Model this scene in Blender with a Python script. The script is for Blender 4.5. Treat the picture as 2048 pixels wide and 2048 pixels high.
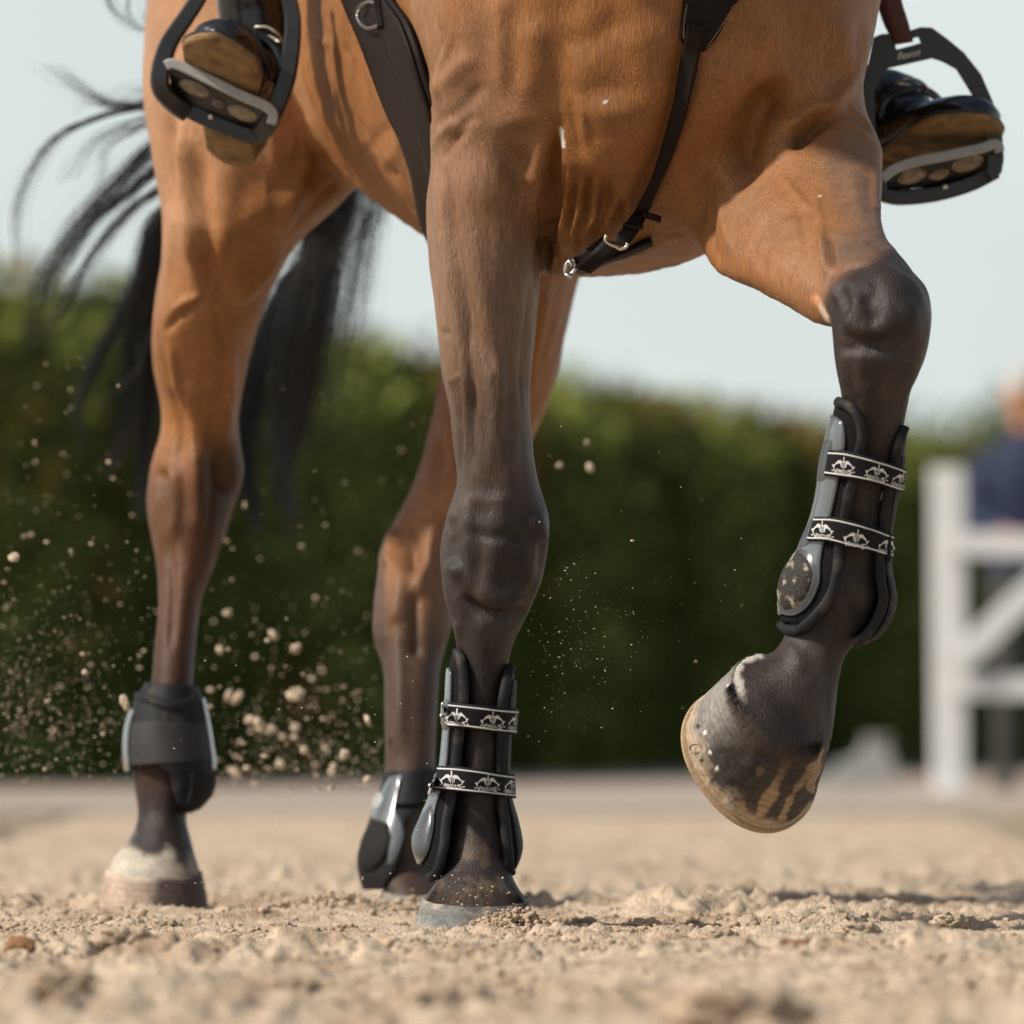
import bpy, bmesh, math, random
import numpy as np
from mathutils import Vector, Matrix
from mathutils.bvhtree import BVHTree

random.seed(7); rng = np.random.default_rng(7)
for o in list(bpy.data.objects): bpy.data.objects.remove(o)
S = bpy.context.scene

# ------------------------------------------------------------------ camera, sky, sun, exposure
F, CX, HY, CZ = 15300.0, 1024.0, 1480.0, 0.218          # focal length in px of a 2048 picture, horizon row, camera height
cd = bpy.data.cameras.new('camera'); cam = bpy.data.objects.new('camera', cd); S.collection.objects.link(cam)
cd.sensor_width = 36.0; cd.lens = F / 2048 * 36; cd.shift_y = (HY - 1024) / 2048
cd.clip_start = 0.1; cd.clip_end = 2000
cam.location = (0, 0, CZ); cam.rotation_euler = (math.pi / 2, 0, 0)
cd.dof.use_dof = True; cd.dof.focus_distance = 8.76; cd.dof.aperture_fstop = cd.lens / 47.0; cd.dof.aperture_blades = 0
S.camera = cam

SUN = Vector((-0.70, -0.27, 0.68)).normalized()          # towards the sun
W = bpy.data.worlds.new('World'); S.world = W; W.use_nodes = True
nt = W.node_tree; nt.nodes.clear()
out = nt.nodes.new('ShaderNodeOutputWorld'); bg = nt.nodes.new('ShaderNodeBackground')
sky = nt.nodes.new('ShaderNodeTexSky'); sky.sky_type = 'NISHITA'; sky.sun_disc = False
sky.sun_elevation = math.asin(SUN.z); sky.sun_rotation = math.atan2(SUN.x, SUN.y)
sky.air_density = 1.0; sky.dust_density = 2.5; sky.ozone_density = 1.2
mx = nt.nodes.new('ShaderNodeMixRGB'); mx.inputs[2].default_value = (7.15, 7.85, 7.7, 1)   # thin high cloud over the blue
nz = nt.nodes.new('ShaderNodeTexNoise'); nz.inputs['Scale'].default_value = 9; nz.inputs['Detail'].default_value = 3
tc = nt.nodes.new('ShaderNodeTexCoord'); nt.links.new(tc.outputs['Generated'], nz.inputs['Vector'])
rp = nt.nodes.new('ShaderNodeMapRange'); rp.inputs['From Min'].default_value = .3; rp.inputs['From Max'].default_value = .7
rp.inputs['To Min'].default_value = .78; rp.inputs['To Max'].default_value = .95
nt.links.new(nz.outputs['Fac'], rp.inputs['Value'])
sx = nt.nodes.new('ShaderNodeSeparateXYZ'); nt.links.new(tc.outputs['Generated'], sx.inputs[0])                 # haze thins with height, as it does in air
hz = nt.nodes.new('ShaderNodeMapRange'); hz.interpolation_type = 'SMOOTHSTEP'; hz.inputs['From Min'].default_value = .08; hz.inputs['From Max'].default_value = .55; hz.inputs['To Min'].default_value = 1; hz.inputs['To Max'].default_value = .12
nt.links.new(sx.outputs['Z'], hz.inputs['Value']); ml = nt.nodes.new('ShaderNodeMath'); ml.operation = 'MULTIPLY'; nt.links.new(rp.outputs['Result'], ml.inputs[0]); nt.links.new(hz.outputs['Result'], ml.inputs[1]); nt.links.new(ml.outputs[0], mx.inputs[0])
nt.links.new(sky.outputs['Color'], mx.inputs[1]); nt.links.new(mx.outputs['Color'], bg.inputs['Color'])
bg.inputs['Strength'].default_value = 0.1
nt.links.new(bg.outputs['Background'], out.inputs['Surface'])
sd = bpy.data.lights.new('sun', 'SUN'); sd.energy = 4.9; sd.angle = math.radians(4.0); sd.color = (1.0, 0.93, 0.83)
so = bpy.data.objects.new('sun', sd); S.collection.objects.link(so)
so.rotation_euler = SUN.to_track_quat('Z', 'Y').to_euler()
S.view_settings.view_transform = 'Standard'; S.view_settings.look = 'None'
S.view_settings.exposure = 0.14; S.view_settings.gamma = 1.0
S.render.engine = 'CYCLES'
S.cycles.use_denoising = True; S.cycles.denoising_prefilter = 'FAST'
S.cycles.max_bounces = 6; S.cycles.caustics_reflective = False; S.cycles.caustics_refractive = False

# ------------------------------------------------------------------ helpers
def P(x, y, Y):
    """world point seen at pixel (x,y) of the 2048 frame, Y metres away"""
    return np.array([(x - CX) / F * Y, Y, CZ + (HY - y) / F * Y])
def px(v):
    v = np.asarray(v); return np.stack([CX + F * v[..., 0] / v[..., 1], HY - F * (v[..., 2] - CZ) / v[..., 1]], -1)

def link(o, parent=None):
    S.collection.objects.link(o)
    if parent is not None: o.parent = parent
    return o
def mk(name, v, f, mat, parent=None, smooth=True):
    me = bpy.data.meshes.new(name)
    v = np.asarray(v, dtype=np.float32)
    if isinstance(f, np.ndarray):
        n, k = f.shape
        me.vertices.add(len(v)); me.vertices.foreach_set('co', v.ravel())
        me.loops.add(n * k); me.loops.foreach_set('vertex_index', f.astype(np.int32).ravel())
        me.polygons.add(n); me.polygons.foreach_set('loop_start', np.arange(0, n * k, k, dtype=np.int32))
        me.polygons.foreach_set('loop_total', np.full(n, k, dtype=np.int32))
        me.update(calc_edges=True); me.validate()
    else:
        me.from_pydata(v.tolist(), [], f); me.update()
    if smooth: me.polygons.foreach_set('use_smooth', np.ones(len(me.polygons), dtype=bool))
    if mat: me.materials.append(mat)
    o = bpy.data.objects.new(name, me)
    return link(o, parent)
def tag(o, label, cat, group=None, kind=None):
    if label: o['label'] = label
    if cat: o['category'] = cat
    if group: o['group'] = group
    if kind: o['kind'] = kind
    return o
def empty(name, loc):
    o = bpy.data.objects.new(name, None); o.location = tuple(float(q) for q in loc); o.empty_display_size = .05
    return link(o)
def adopt(parent, *kids):
    for k in kids:
        k.parent = parent
        k.matrix_parent_inverse = Matrix.Translation(parent.location).inverted()
def setcol(me, name, c):
    a = me.color_attributes.new(name, 'FLOAT_COLOR', 'POINT')
    c = np.concatenate([np.asarray(c, np.float32), np.ones((len(c), 1), np.float32)], 1)
    a.data.foreach_set('color', c.ravel())
def getv(me):
    a = np.empty(len(me.vertices) * 3, np.float32); me.vertices.foreach_get('co', a); return a.reshape(-1, 3).astype(np.float64)
def getn(me):
    a = np.empty(len(me.vertices) * 3, np.float32); me.vertex_normals.foreach_get('vector', a); return a.reshape(-1, 3).astype(np.float64)

def cr(pts, n):
    """Catmull-Rom resample of an array of stations"""
    p = np.asarray(pts, float); m = len(p)
    p = np.vstack([2 * p[0] - p[1], p, 2 * p[-1] - p[-2]])
    t = np.linspace(0, m - 1, n); i = np.minimum(t.astype(int), m - 2); u = (t - i)[:, None]
    a, b, c, d = p[i], p[i + 1], p[i + 2], p[i + 3]
    return .5 * (2 * b + (c - a) * u + (2 * a - 5 * b + 4 * c - d) * u ** 2 + (3 * b - a - 3 * c + d) * u ** 3)
def smooth(a, b, x):
    t = np.clip((x - a) / (b - a), 0, 1); return t * t * (3 - 2 * t)

class Loft:
    """limb from stations (xl,yl,xr,yr,Y,half_depth[,tx,ty]) in pixels and metres; th=0 faces the camera, +90 deg the right edge"""
    def __init__(s, st, n=90, e=2.0):
        st = [list(q) + [0] * (8 - len(q)) for q in st]
        s.st = cr(st, n); s.n = n; s.e = e
        q = s.st
        L = np.array([P(a[0], a[1], a[4]) for a in q]); R = np.array([P(a[2], a[3], a[4]) for a in q])
        s.C = (L + R) / 2; s.a = (R - L) / 2
        sc = q[:, 4] / F
        s.b = np.stack([q[:, 6] * sc, -q[:, 5], -q[:, 7] * sc], 1)
    def at(s, v, th, off=0.0):
        """v in 0..1 array, th radians array -> points"""
        v = np.asarray(v, float); th = np.asarray(th, float)
        t = np.clip(v, 0, 1) * (s.n - 1); i = np.minimum(t.astype(int), s.n - 2); u = (t - i)[..., None]
        g = lambda A: A[i] * (1 - u) + A[i + 1] * u
        C, a, b = g(s.C), g(s.a), g(s.b)
        sn, cs = np.sin(th)[..., None], np.cos(th)[..., None]
        k = 2 / s.e
        sn2 = np.sign(sn) * np.abs(sn) ** k; cs2 = np.sign(cs) * np.abs(cs) ** k
        d = a * sn2 + b * cs2
        l = np.linalg.norm(d, axis=-1, keepdims=True)
        return C + d * (1 + np.asarray(off)[..., None] / np.maximum(l, 1e-4)) if np.ndim(off) else C + d * (1 + off / np.maximum(l, 1e-4))
    def mesh(s, m=56, off=0.0):
        v, th = np.meshgrid(np.linspace(0, 1, s.n), np.arange(m) / m * 2 * np.pi, indexing='ij')
        V = s.at(v, th, off).reshape(-1, 3)
        f = tube_faces(s.n, m)
        V = np.vstack([V, s.C[:1], s.C[-1:]]); a, b = len(V) - 2, len(V) - 1
        j = np.arange(m); k = (j + 1) % m
        cap = np.concatenate([np.stack([j * 0 + a, k, j], 1), np.stack([j * 0 + b, (s.n - 1) * m + j, (s.n - 1) * m + k], 1)])
        return V, [list(q) for q in f] + [list(q) for q in cap]
    def bvh(s, off=0.0):
        V, f = s.mesh(64, off); return BVHTree.FromPolygons([Vector(q) for q in V], f)
    def to_vt(s, pts):
        """pixels on the camera side -> (v, th)"""
        v, th = np.meshgrid(np.linspace(0, 1, 160), np.radians(np.linspace(-95, 95, 160)), indexing='ij')
        g = px(s.at(v, th)); r = []
        for q in pts:
            d = ((g - np.array(q)) ** 2).sum(-1); k = np.unravel_index(np.argmin(d), d.shape); r.append((v[k], th[k]))
        return np.array(r)
def tube_faces(n, m, close=True):
    i, j = np.meshgrid(np.arange(n - 1), np.arange(m if close else m - 1), indexing='ij')
    a = i * m + j; b = i * m + (j + 1) % m; c = (i + 1) * m + (j + 1) % m; d = (i + 1) * m + j
    return np.stack([a, b, c, d], -1).reshape(-1, 4)

def remesh(parts, vox, iters, name='tmp'):
    """join closed parts into one continuous skin: voxel union, then relax"""
    V = []; Fc = []; o = 0
    for v, f in parts:
        V.append(v); Fc += [[q + o for q in p] for p in f]; o += len(v)
    ob = mk(name, np.vstack(V), Fc, None)
    bm = bmesh.new(); bm.from_mesh(ob.data); bmesh.ops.recalc_face_normals(bm, faces=bm.faces); bm.to_mesh(ob.data); bm.free()
    md = ob.modifiers.new('r', 'REMESH'); md.mode = 'VOXEL'; md.voxel_size = vox
    dg = bpy.context.evaluated_depsgraph_get(); me = bpy.data.meshes.new_from_object(ob.evaluated_get(dg))
    bpy.data.objects.remove(ob)
    v = getv(me); e = np.empty(len(me.edges) * 2, np.int32); me.edges.foreach_get('vertices', e); e = e.reshape(-1, 2)
    relax(v, e, iters)
    me.vertices.foreach_set('co', v.astype(np.float32).ravel()); me.update()
    me.polygons.foreach_set('use_smooth', np.ones(len(me.polygons), dtype=bool))
    return me, v, e
def relax_local(v, e, iters, w):
    on = w > .01; k = on[e[:, 0]] | on[e[:, 1]]; ee = e[k]; ids = np.unique(ee); mp = np.full(len(v), -1); mp[ids] = np.arange(len(ids)); sub = v[ids].copy()
    relax(sub, mp[ee], iters, w[ids]); v[ids] = sub
def relax(v, e, iters, w=None):
    deg = np.bincount(e.ravel(), minlength=len(v))[:, None].astype(float)
    for k in range(iters):
        for lam in (.55, -.57) if k % 2 == 0 and iters > 4 else (.5,):
            s = np.zeros_like(v)
            for c in range(3):
                s[:, c] = np.bincount(e[:, 0], v[e[:, 1], c], len(v)) + np.bincount(e[:, 1], v[e[:, 0], c], len(v))
            d = (s / np.maximum(deg, 1) - v) * lam
            v += d if w is None else d * w[:, None]

def segdist(q, line):
    """distance of pixels q to polyline, and arclength fraction"""
    line = np.asarray(line, float); best = np.full(len(q), 1e9)
    if len(line) == 1: return np.linalg.norm(q - line[0], axis=1)
    for a, b in zip(line[:-1], line[1:]):
        ab = b - a; t = np.clip(((q - a) @ ab) / max(ab @ ab, 1e-9), 0, 1)
        best = np.minimum(best, np.linalg.norm(q - a - t[:, None] * ab, axis=1))
    return best
def endfade(q, line):
    line = np.asarray(line, float); d = line[-1] - line[0]; t = ((q - line[0]) @ d) / max(d @ d, 1e-9)
    return smooth(-.12, .22, t) * smooth(1.12, .78, t)
def inpoly(q, poly):
    x, y = q[:, 0], q[:, 1]; c = np.zeros(len(q), bool); p = np.asarray(poly, float)
    for (x1, y1), (x2, y2) in zip(p, np.roll(p, -1, 0)):
        c ^= ((y1 > y) != (y2 > y)) & (x < (x2 - x1) * (y - y1) / (y2 - y1 + 1e-12) + x1)
    return c
def polymask(q, poly, soft):
    d = segdist(q, list(poly) + [poly[0]]); s = np.where(inpoly(q, poly), d, -d)
    return smooth(-soft, soft, s)

CAM = np.array([0, 0, CZ])
def cast(bvh, x, y):
    d = P(x, y, 1.0) - CAM; l = bvh.ray_cast(Vector(CAM), Vector(d).normalized())
    return (np.array(l[0]), np.array(l[1])) if l[0] is not None else (None, None)
def patch(name, bvh, grid, off, thick, mat, parent, tilt=None):
    """a shell laid on a surface: grid (n,m,2) of pixels of its outline on that surface, raised off metres, thick metres"""
    n, m, _ = grid.shape; V = np.zeros((n, m, 3)); N = np.zeros((n, m, 3)); ok = np.zeros((n, m), bool)
    for i in range(n):
        for j in range(m):
            h, nn = cast(bvh, *grid[i, j])
            if h is not None:
                if nn @ (h - CAM) > 0: nn = -nn
                V[i, j] = h; N[i, j] = nn; ok[i, j] = True
    for i in range(n):                                       # rim pixels just past the outline keep the neighbour's depth
        for j in range(m):
            if not ok[i, j]:
                k = min(((abs(i - a) + abs(j - b), a, b) for a in range(max(0, i - 4), min(n, i + 5)) for b in range(m) if ok[a, b]), default=None)
                if k: V[i, j] = P(*grid[i, j], V[k[1], k[2]][1] + .004 * k[0]); N[i, j] = N[k[1], k[2]]
    return shell(name, V + N * off, N, thick, mat, parent)
def shell(name, V, N, thick, mat, parent, closed=False):
    n, m, _ = V.shape
    A = V + N * thick; B = V
    f = tube_faces(n, m, closed); k = n * m
    faces = [list(q) for q in f] + [[q[3] + k, q[2] + k, q[1] + k, q[0] + k] for q in f]
    def edge(idx):
        for a, b in zip(idx[:-1], idx[1:]): faces.append([b, a, a + k, b + k])
    I = np.arange(n * m).reshape(n, m)
    if not closed:
        edge(list(I[:, 0][::-1])); edge(list(I[:, -1]))
    edge(list(I[0]) + ([I[0, 0]] if closed else [])); edge(list(I[-1][::-1]) + ([I[-1, -1]] if closed else []))
    o = mk(name, np.vstack([A.reshape(-1, 3), B.reshape(-1, 3)]), faces, mat, parent)
    bm = bmesh.new(); bm.from_mesh(o.data); bmesh.ops.recalc_face_normals(bm, faces=bm.faces); bm.to_mesh(o.data); bm.free()
    return o
def tube(name, pts, r, mat, parent, m=10, n=None, close=False, flat=1.0, up=None):
    pts = np.asarray(pts, float)
    if n: pts = cr(np.vstack([pts, pts[:1]]) if close else pts, n)
    if close and n: pts = pts[:-1]
    n = len(pts); r = np.broadcast_to(np.asarray(r, float), (n,)) if np.ndim(r) == 0 or len(r) == n else np.interp(np.linspace(0, 1, n), np.linspace(0, 1, len(r)), r)
    T = np.roll(pts, -1, 0) - np.roll(pts, 1, 0) if close else np.gradient(pts, axis=0)
    T /= np.maximum(np.linalg.norm(T, axis=1, keepdims=True), 1e-9)
    u0 = np.array([0, 1, 0.]) if up is None else np.asarray(up, float)
    U = np.cross(T, u0); U /= np.maximum(np.linalg.norm(U, axis=1, keepdims=True), 1e-9); Wv = np.cross(U, T)
    th = np.arange(m) / m * 2 * np.pi
    V = pts[:, None] + r[:, None, None] * (U[:, None] * np.cos(th)[None, :, None] + flat * Wv[:, None] * np.sin(th)[None, :, None])
    f = [list(q) for q in tube_faces(n, m)]
    if close:
        f += [[(n - 1) * m + j, (n - 1) * m + (j + 1) % m, (j + 1) % m, j] for j in range(m)]
    else:
        f += [list(range(m))[::-1], list(range((n - 1) * m, n * m))]
    if name is None: return V.reshape(-1, 3), f
    return mk(name, V.reshape(-1, 3), f, mat, parent)
def bar(name, pts, hw, hd, mat, parent, n=24, bev=.25, up=(0, 1, 0)):
    """rectangular bar with chamfered edges swept along world points; hw across in the picture, hd along depth"""
    pts = cr(np.asarray(pts, float), n); hw = np.interp(np.linspace(0, 1, n), np.linspace(0, 1, len(np.atleast_1d(hw))), np.atleast_1d(hw))
    hd = np.interp(np.linspace(0, 1, n), np.linspace(0, 1, len(np.atleast_1d(hd))), np.atleast_1d(hd))
    T = np.gradient(pts, axis=0); T /= np.linalg.norm(T, axis=1, keepdims=True)
    D = np.array(up, float); U = np.cross(T, D); U /= np.linalg.norm(U, axis=1, keepdims=True); D2 = np.cross(U, T)
    c = 1 - bev
    prof = [(1, c), (c, 1), (-c, 1), (-1, c), (-1, -c), (-c, -1), (c, -1), (1, -c)]
    V = np.array([[p + U[i] * hw[i] * a + D2[i] * hd[i] * b for a, b in prof] for i, p in enumerate(pts)]).reshape(-1, 3)
    f = [list(q) for q in tube_faces(n, 8)] + [list(range(8))[::-1], list(range((n - 1) * 8, n * 8))]
    if name is None: return V, f
    o = mk(name, V, f, mat, parent, smooth=False)
    bm = bmesh.new(); bm.from_mesh(o.data); bmesh.ops.recalc_face_normals(bm, faces=bm.faces); bm.to_mesh(o.data); bm.free()
    return o
def merge(parts):
    V = []; Fc = []; o = 0
    for v, f in parts:
        V.append(np.asarray(v)); Fc += [[q + o for q in p] for p in f]; o += len(v)
    return np.vstack(V), Fc
def boxm(c, h):
    c = np.array(c, float); h = np.array(h, float)
    v = np.array([[x, y, z] for x in (-1, 1) for y in (-1, 1) for z in (-1, 1)]) * h + c
    return v, [[0, 1, 3, 2], [4, 6, 7, 5], [0, 4, 5, 1], [2, 3, 7, 6], [0, 2, 6, 4], [1, 5, 7, 3]]

# value noise
def vnoise(p, seed=0):
    p = np.asarray(p, float); i = np.floor(p).astype(np.int64); f = p - i; f = f * f * (3 - 2 * f)
    d = p.shape[-1]; r = 0
    for k in range(2 ** d):
        o = [(k >> q) & 1 for q in range(d)]; h = np.full(p.shape[:-1], seed * 374761393 + 668265263, np.int64); w = 1.0
        for q in range(d):
            h = (h ^ ((i[..., q] + o[q]) * [73856093, 19349663, 83492791][q])) * 1274126177 & 0x7fffffff
            w = w * (f[..., q] if o[q] else 1 - f[..., q])
        h = (h ^ (h >> 13)) * 1103515245 & 0x7fffffff
        r = r + w * (((h >> 8) & 0xffff) / 32768.0 - 1)
    return r
def fbm(p, oct=4, seed=0, gain=.5):
    r = 0; a = 1
    for k in range(oct): r = r + a * vnoise(np.asarray(p) * 2 ** k + 17.3 * k, seed + k); a *= gain
    return r

# ------------------------------------------------------------------ materials
def mat(name, col, rough=.6, spec=.4, metal=0, var=.0, scale=40, bump=0, bscale=200, attr=None, coat=0, sheen=0, stretch=None, bdist=.002, var2=None):
    m = bpy.data.materials.new(name); m.use_nodes = True; t = m.node_tree; b = t.nodes['Principled BSDF']
    b.inputs['Roughness'].default_value = rough; b.inputs['Specular IOR Level'].default_value = spec; b.inputs['Metallic'].default_value = metal
    b.inputs['Coat Weight'].default_value = coat; b.inputs['Coat Roughness'].default_value = .12
    b.inputs['Sheen Weight'].default_value = sheen; b.inputs['Sheen Roughness'].default_value = .4
    g = t.nodes.new('ShaderNodeNewGeometry'); mp = t.nodes.new('ShaderNodeMapping'); t.links.new(g.outputs['Position'], mp.inputs['Vector'])
    if stretch: mp.inputs['Scale'].default_value = stretch
    if attr:
        a = t.nodes.new('ShaderNodeVertexColor'); a.layer_name = attr; src = a.outputs['Color']
    else:
        a = t.nodes.new('ShaderNodeRGB'); a.outputs[0].default_value = (*col, 1); src = a.outputs[0]
    if var:
        n = t.nodes.new('ShaderNodeTexNoise'); n.inputs['Scale'].default_value = scale; n.inputs['Detail'].default_value = 6; n.inputs['Roughness'].default_value = .65
        t.links.new(mp.outputs['Vector'], n.inputs['Vector'])
        r = t.nodes.new('ShaderNodeMapRange'); r.inputs['From Min'].default_value = .28; r.inputs['From Max'].default_value = .72
        r.inputs['To Min'].default_value = 1 - var; r.inputs['To Max'].default_value = 1 + var
        t.links.new(n.outputs['Fac'], r.inputs['Value'])
        x = t.nodes.new('ShaderNodeVectorMath'); x.operation = 'SCALE'; t.links.new(src, x.inputs[0]); t.links.new(r.outputs['Result'], x.inputs['Scale'])
        src = x.outputs['Vector']
        if var2:                                             # a second colour in patches (dust, dead leaves, stain)
            c2, sc2, lo, hi, amt = var2
            n2 = t.nodes.new('ShaderNodeTexNoise'); n2.inputs['Scale'].default_value = sc2; n2.inputs['Detail'].default_value = 5
            t.links.new(g.outputs['Position'], n2.inputs['Vector'])
            r2 = t.nodes.new('ShaderNodeMapRange'); r2.inputs['From Min'].default_value = lo; r2.inputs['From Max'].default_value = hi; r2.inputs['To Max'].default_value = amt
            t.links.new(n2.outputs['Fac'], r2.inputs['Value'])
            mm = t.nodes.new('ShaderNodeMixRGB'); mm.inputs[2].default_value = (*c2, 1)
            t.links.new(r2.outputs['Result'], mm.inputs[0]); t.links.new(src, mm.inputs[1]); src = mm.outputs['Color']
    t.links.new(src, b.inputs['Base Color'])
    if bump:
        n = t.nodes.new('ShaderNodeTexNoise'); n.inputs['Scale'].default_value = bscale; n.inputs['Detail'].default_value = 4
        t.links.new(mp.outputs['Vector'], n.inputs['Vector'])
        bp = t.nodes.new('ShaderNodeBump'); bp.inputs['Strength'].default_value = bump; bp.inputs['Distance'].default_value = bdist
        t.links.new(n.outputs['Fac'], bp.inputs['Height']); t.links.new(bp.outputs['Normal'], b.inputs['Normal'])
    return m
M = {}
M['coat'] = mat('coat', (1, 1, 1), .48, .2, var=.34, scale=360, bump=.7, bscale=520, attr='coat', stretch=(1, 1, .16), bdist=.0018)
M['hoof'] = mat('hoof_horn', (1, 1, 1), .62, .25, var=.3, scale=160, bump=.6, bscale=240, attr='coat', bdist=.0015)
M['hair'] = mat('tail_hair', (.012, .011, .012), .42, .5, var=.3, scale=60)
M['fringe'] = mat('fringe_hair', (.075, .053, .04), .6, .3, var=.3, scale=90)
M['sand'] = mat('sand', (.56, .445, .325), .95, .05, var=.22, scale=42, bump=1.0, bscale=330, bdist=.006, var2=((.36, .25, .165), 7.0, .46, .66, .75))
M['crumb'] = mat('sand_crumb', (.41, .31, .22), .95, .05, var=.28, scale=60, bump=.6, bscale=600, bdist=.003)
M['path'] = mat('path_gravel', (.33, .27, .22), .95, .1, var=.2, scale=4)
M['leaf'] = mat('hedge_leaf', (.150, .160, .030), .8, .1, var=.5, scale=1.1, attr='leafcol', var2=((.24, .10, .03), .8, .56, .68, .8))
M['hedge_core'] = mat('hedge_core', (.040, .048, .012), .95, .05, var=.4, scale=2)
M['leaf2'] = mat('bush_leaf', (.085, .115, .025), .7, .2, var=.5, scale=1.5)
M['bark'] = mat('bark', (.09, .065, .045), .9, .1, var=.3, scale=20)
M['white'] = mat('white_paint', (.60, .60, .585), .6, .3, var=.06, scale=5)
M['neoprene'] = mat('black_neoprene', (.012, .012, .013), .6, .18, var=.2, scale=80, bump=.3, bscale=700, var2=((.16, .125, .09), 34, .56, .78, .35))
M['mesh'] = mat('woven_lining', (.009, .0085, .0085), .75, .12, var=.5, scale=500, bump=1.0, bscale=800, bdist=.003)
M['greyneo'] = mat('grey_neoprene', (.03, .028, .029), .6, .2, var=.2, scale=60)
M['tpu'] = mat('grey_boot_shell', (.055, .058, .062), .25, .5, var=.08, scale=60, coat=.2)
M['tpu2'] = mat('clear_grey_shell', (.10, .11, .115), .17, .6, var=.12, scale=50, coat=.6, bump=.08, bscale=60, var2=((.3, .25, .19), 40, .6, .8, .4))
M['pad'] = mat('ribbed_strike_pad', (.035, .031, .029), .7, .2, var=.25, scale=160, bump=.7, bscale=220, bdist=.003, stretch=(1, 1, 3), var2=((.5, .42, .3), 75, .56, .68, .7))
M['padd'] = mat('dark_strike_pad', (.014, .013, .0125), .75, .15, var=.2, scale=160, bump=.5, bscale=300)
M['strap'] = mat('elastic_strap', (.008, .0075, .009), .65, .15, var=.15, scale=300, bump=.3, bscale=900)
M['print'] = mat('white_print', (.56, .55, .53), .7, .2, var=.05, scale=300)
M['leather'] = mat('brown_leather', (.012, .0075, .0058), .6, .12, var=.2, scale=60, bump=.25, bscale=500)
M['leather_red'] = mat('chestnut_leather', (.075, .023, .018), .55, .25, var=.25, scale=60, bump=.25, bscale=400)
M['black'] = mat('black_boot_leather', (.006, .0055, .006), .3, .4, var=.2, scale=40, bump=.12, bscale=120, coat=.25)
M['sole'] = mat('dusty_leather_sole', (.20, .125, .06), .85, .2, var=.4, scale=55, bump=.5, bscale=200, var2=((.07, .045, .025), 40, .5, .7, .7))
M['alu'] = mat('black_anodised_metal', (.016, .016, .018), .36, .45, var=.15, scale=60)
M['band'] = mat('grey_rubber_band', (.30, .30, .29), .5, .4, var=.12, scale=60)
M['grip'] = mat('dusty_grip', (.23, .185, .135), .8, .2, var=.4, scale=90, var2=((.1, .07, .045), 60, .5, .68, .8))
M['steel'] = mat('steel', (.55, .53, .5), .28, .5, metal=1, var=.1, scale=90)
M['brass'] = mat('dull_nickel', (.5, .43, .34), .35, .5, metal=1, var=.15, scale=90)
M['stitch'] = mat('tan_thread', (.45, .3, .16), .8, .2)
M['shoe'] = mat('sandy_horseshoe', (.34, .24, .15), .9, .2, var=.25, scale=120, bump=.5, bscale=300)
M['navy'] = mat('navy_cloth', (.02, .028, .06), .8, .2, var=.2, scale=10)
M['skin'] = mat('skin', (.45, .22, .13), .6, .3)
M['cap'] = mat('pale_cap', (.38, .36, .33), .8, .2)
M['trouser'] = mat('dark_trousers', (.03, .03, .04), .8, .2)
M['chip'] = mat('wood_chip', (.22, .11, .045), .8, .2, var=.4, scale=80, bump=.5, bscale=150)
M['flying'] = mat('dry_sand_clod', (.52, .42, .31), .95, .05, var=.2, scale=60)
M['block'] = mat('grey_plastic', (.30, .30, .29), .6, .3)
# ================================================================== the horse
RF = Loft([(836,-170,1180,-170,9.10,.20),(833,0,1150,0,9.08,.19),(840,130,1130,130,9.06,.18),(847,240,1112,240,9.05,.165),
 (862,320,1102,320,9.05,.15),(857,390,1094,390,9.04,.14),(855,453,1088,453,9.04,.132),(857,520,1083,520,9.03,.122),(866,590,1076,590,9.02,.112),
 (875,670,1070,665,9.01,.10),(885,745,1062,745,9.0,.09),(900,818,1060,818,8.99,.077),(907,890,1066,890,8.985,.067),(914,955,1075,955,8.98,.06),
 (905,1000,1087,1000,8.98,.057),(892,1040,1098,1040,8.975,.057),(882,1100,1094,1100,8.975,.057),(883,1150,1087,1150,8.98,.056),(889,1200,1070,1200,8.985,.051),
 (903,1245,1047,1245,8.99,.045),(914,1290,1026,1290,8.995,.04),(920,1340,1015,1340,9.0,.037),(921,1420,1009,1420,9.005,.036),(917,1500,1005,1500,9.01,.037),
 (909,1560,1003,1560,9.015,.041),(902,1620,1006,1620,9.02,.047),(896,1680,1012,1680,9.015,.05),(893,1715,1016,1718,9.0,.046,0,4),(880,1750,1026,1755,8.98,.048,0,8),
 (862,1778,1042,1783,8.97,.056,0,12),(848,1797,1054,1800,8.965,.063,0,14),(844,1815,1056,1820,8.96,.062,0,14)], 120)
LF1 = Loft([(1330,-170,1800,-170,9.1,.22),(1315,60,1757,30,9.04,.21),(1335,250,1728,165,9.0,.165),(1372,430,1738,225,8.95,.13),(1402,500,1760,290,8.89,.125),
 (1442,550,1766,345,8.815,.122),(1500,573,1765,398,8.74,.12),(1560,605,1764,435,8.67,.105),(1620,640,1774,475,8.61,.09),(1650,652,1795,505,8.57,.07),(1680,655,1815,560,8.55,.05)], 80)
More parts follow.
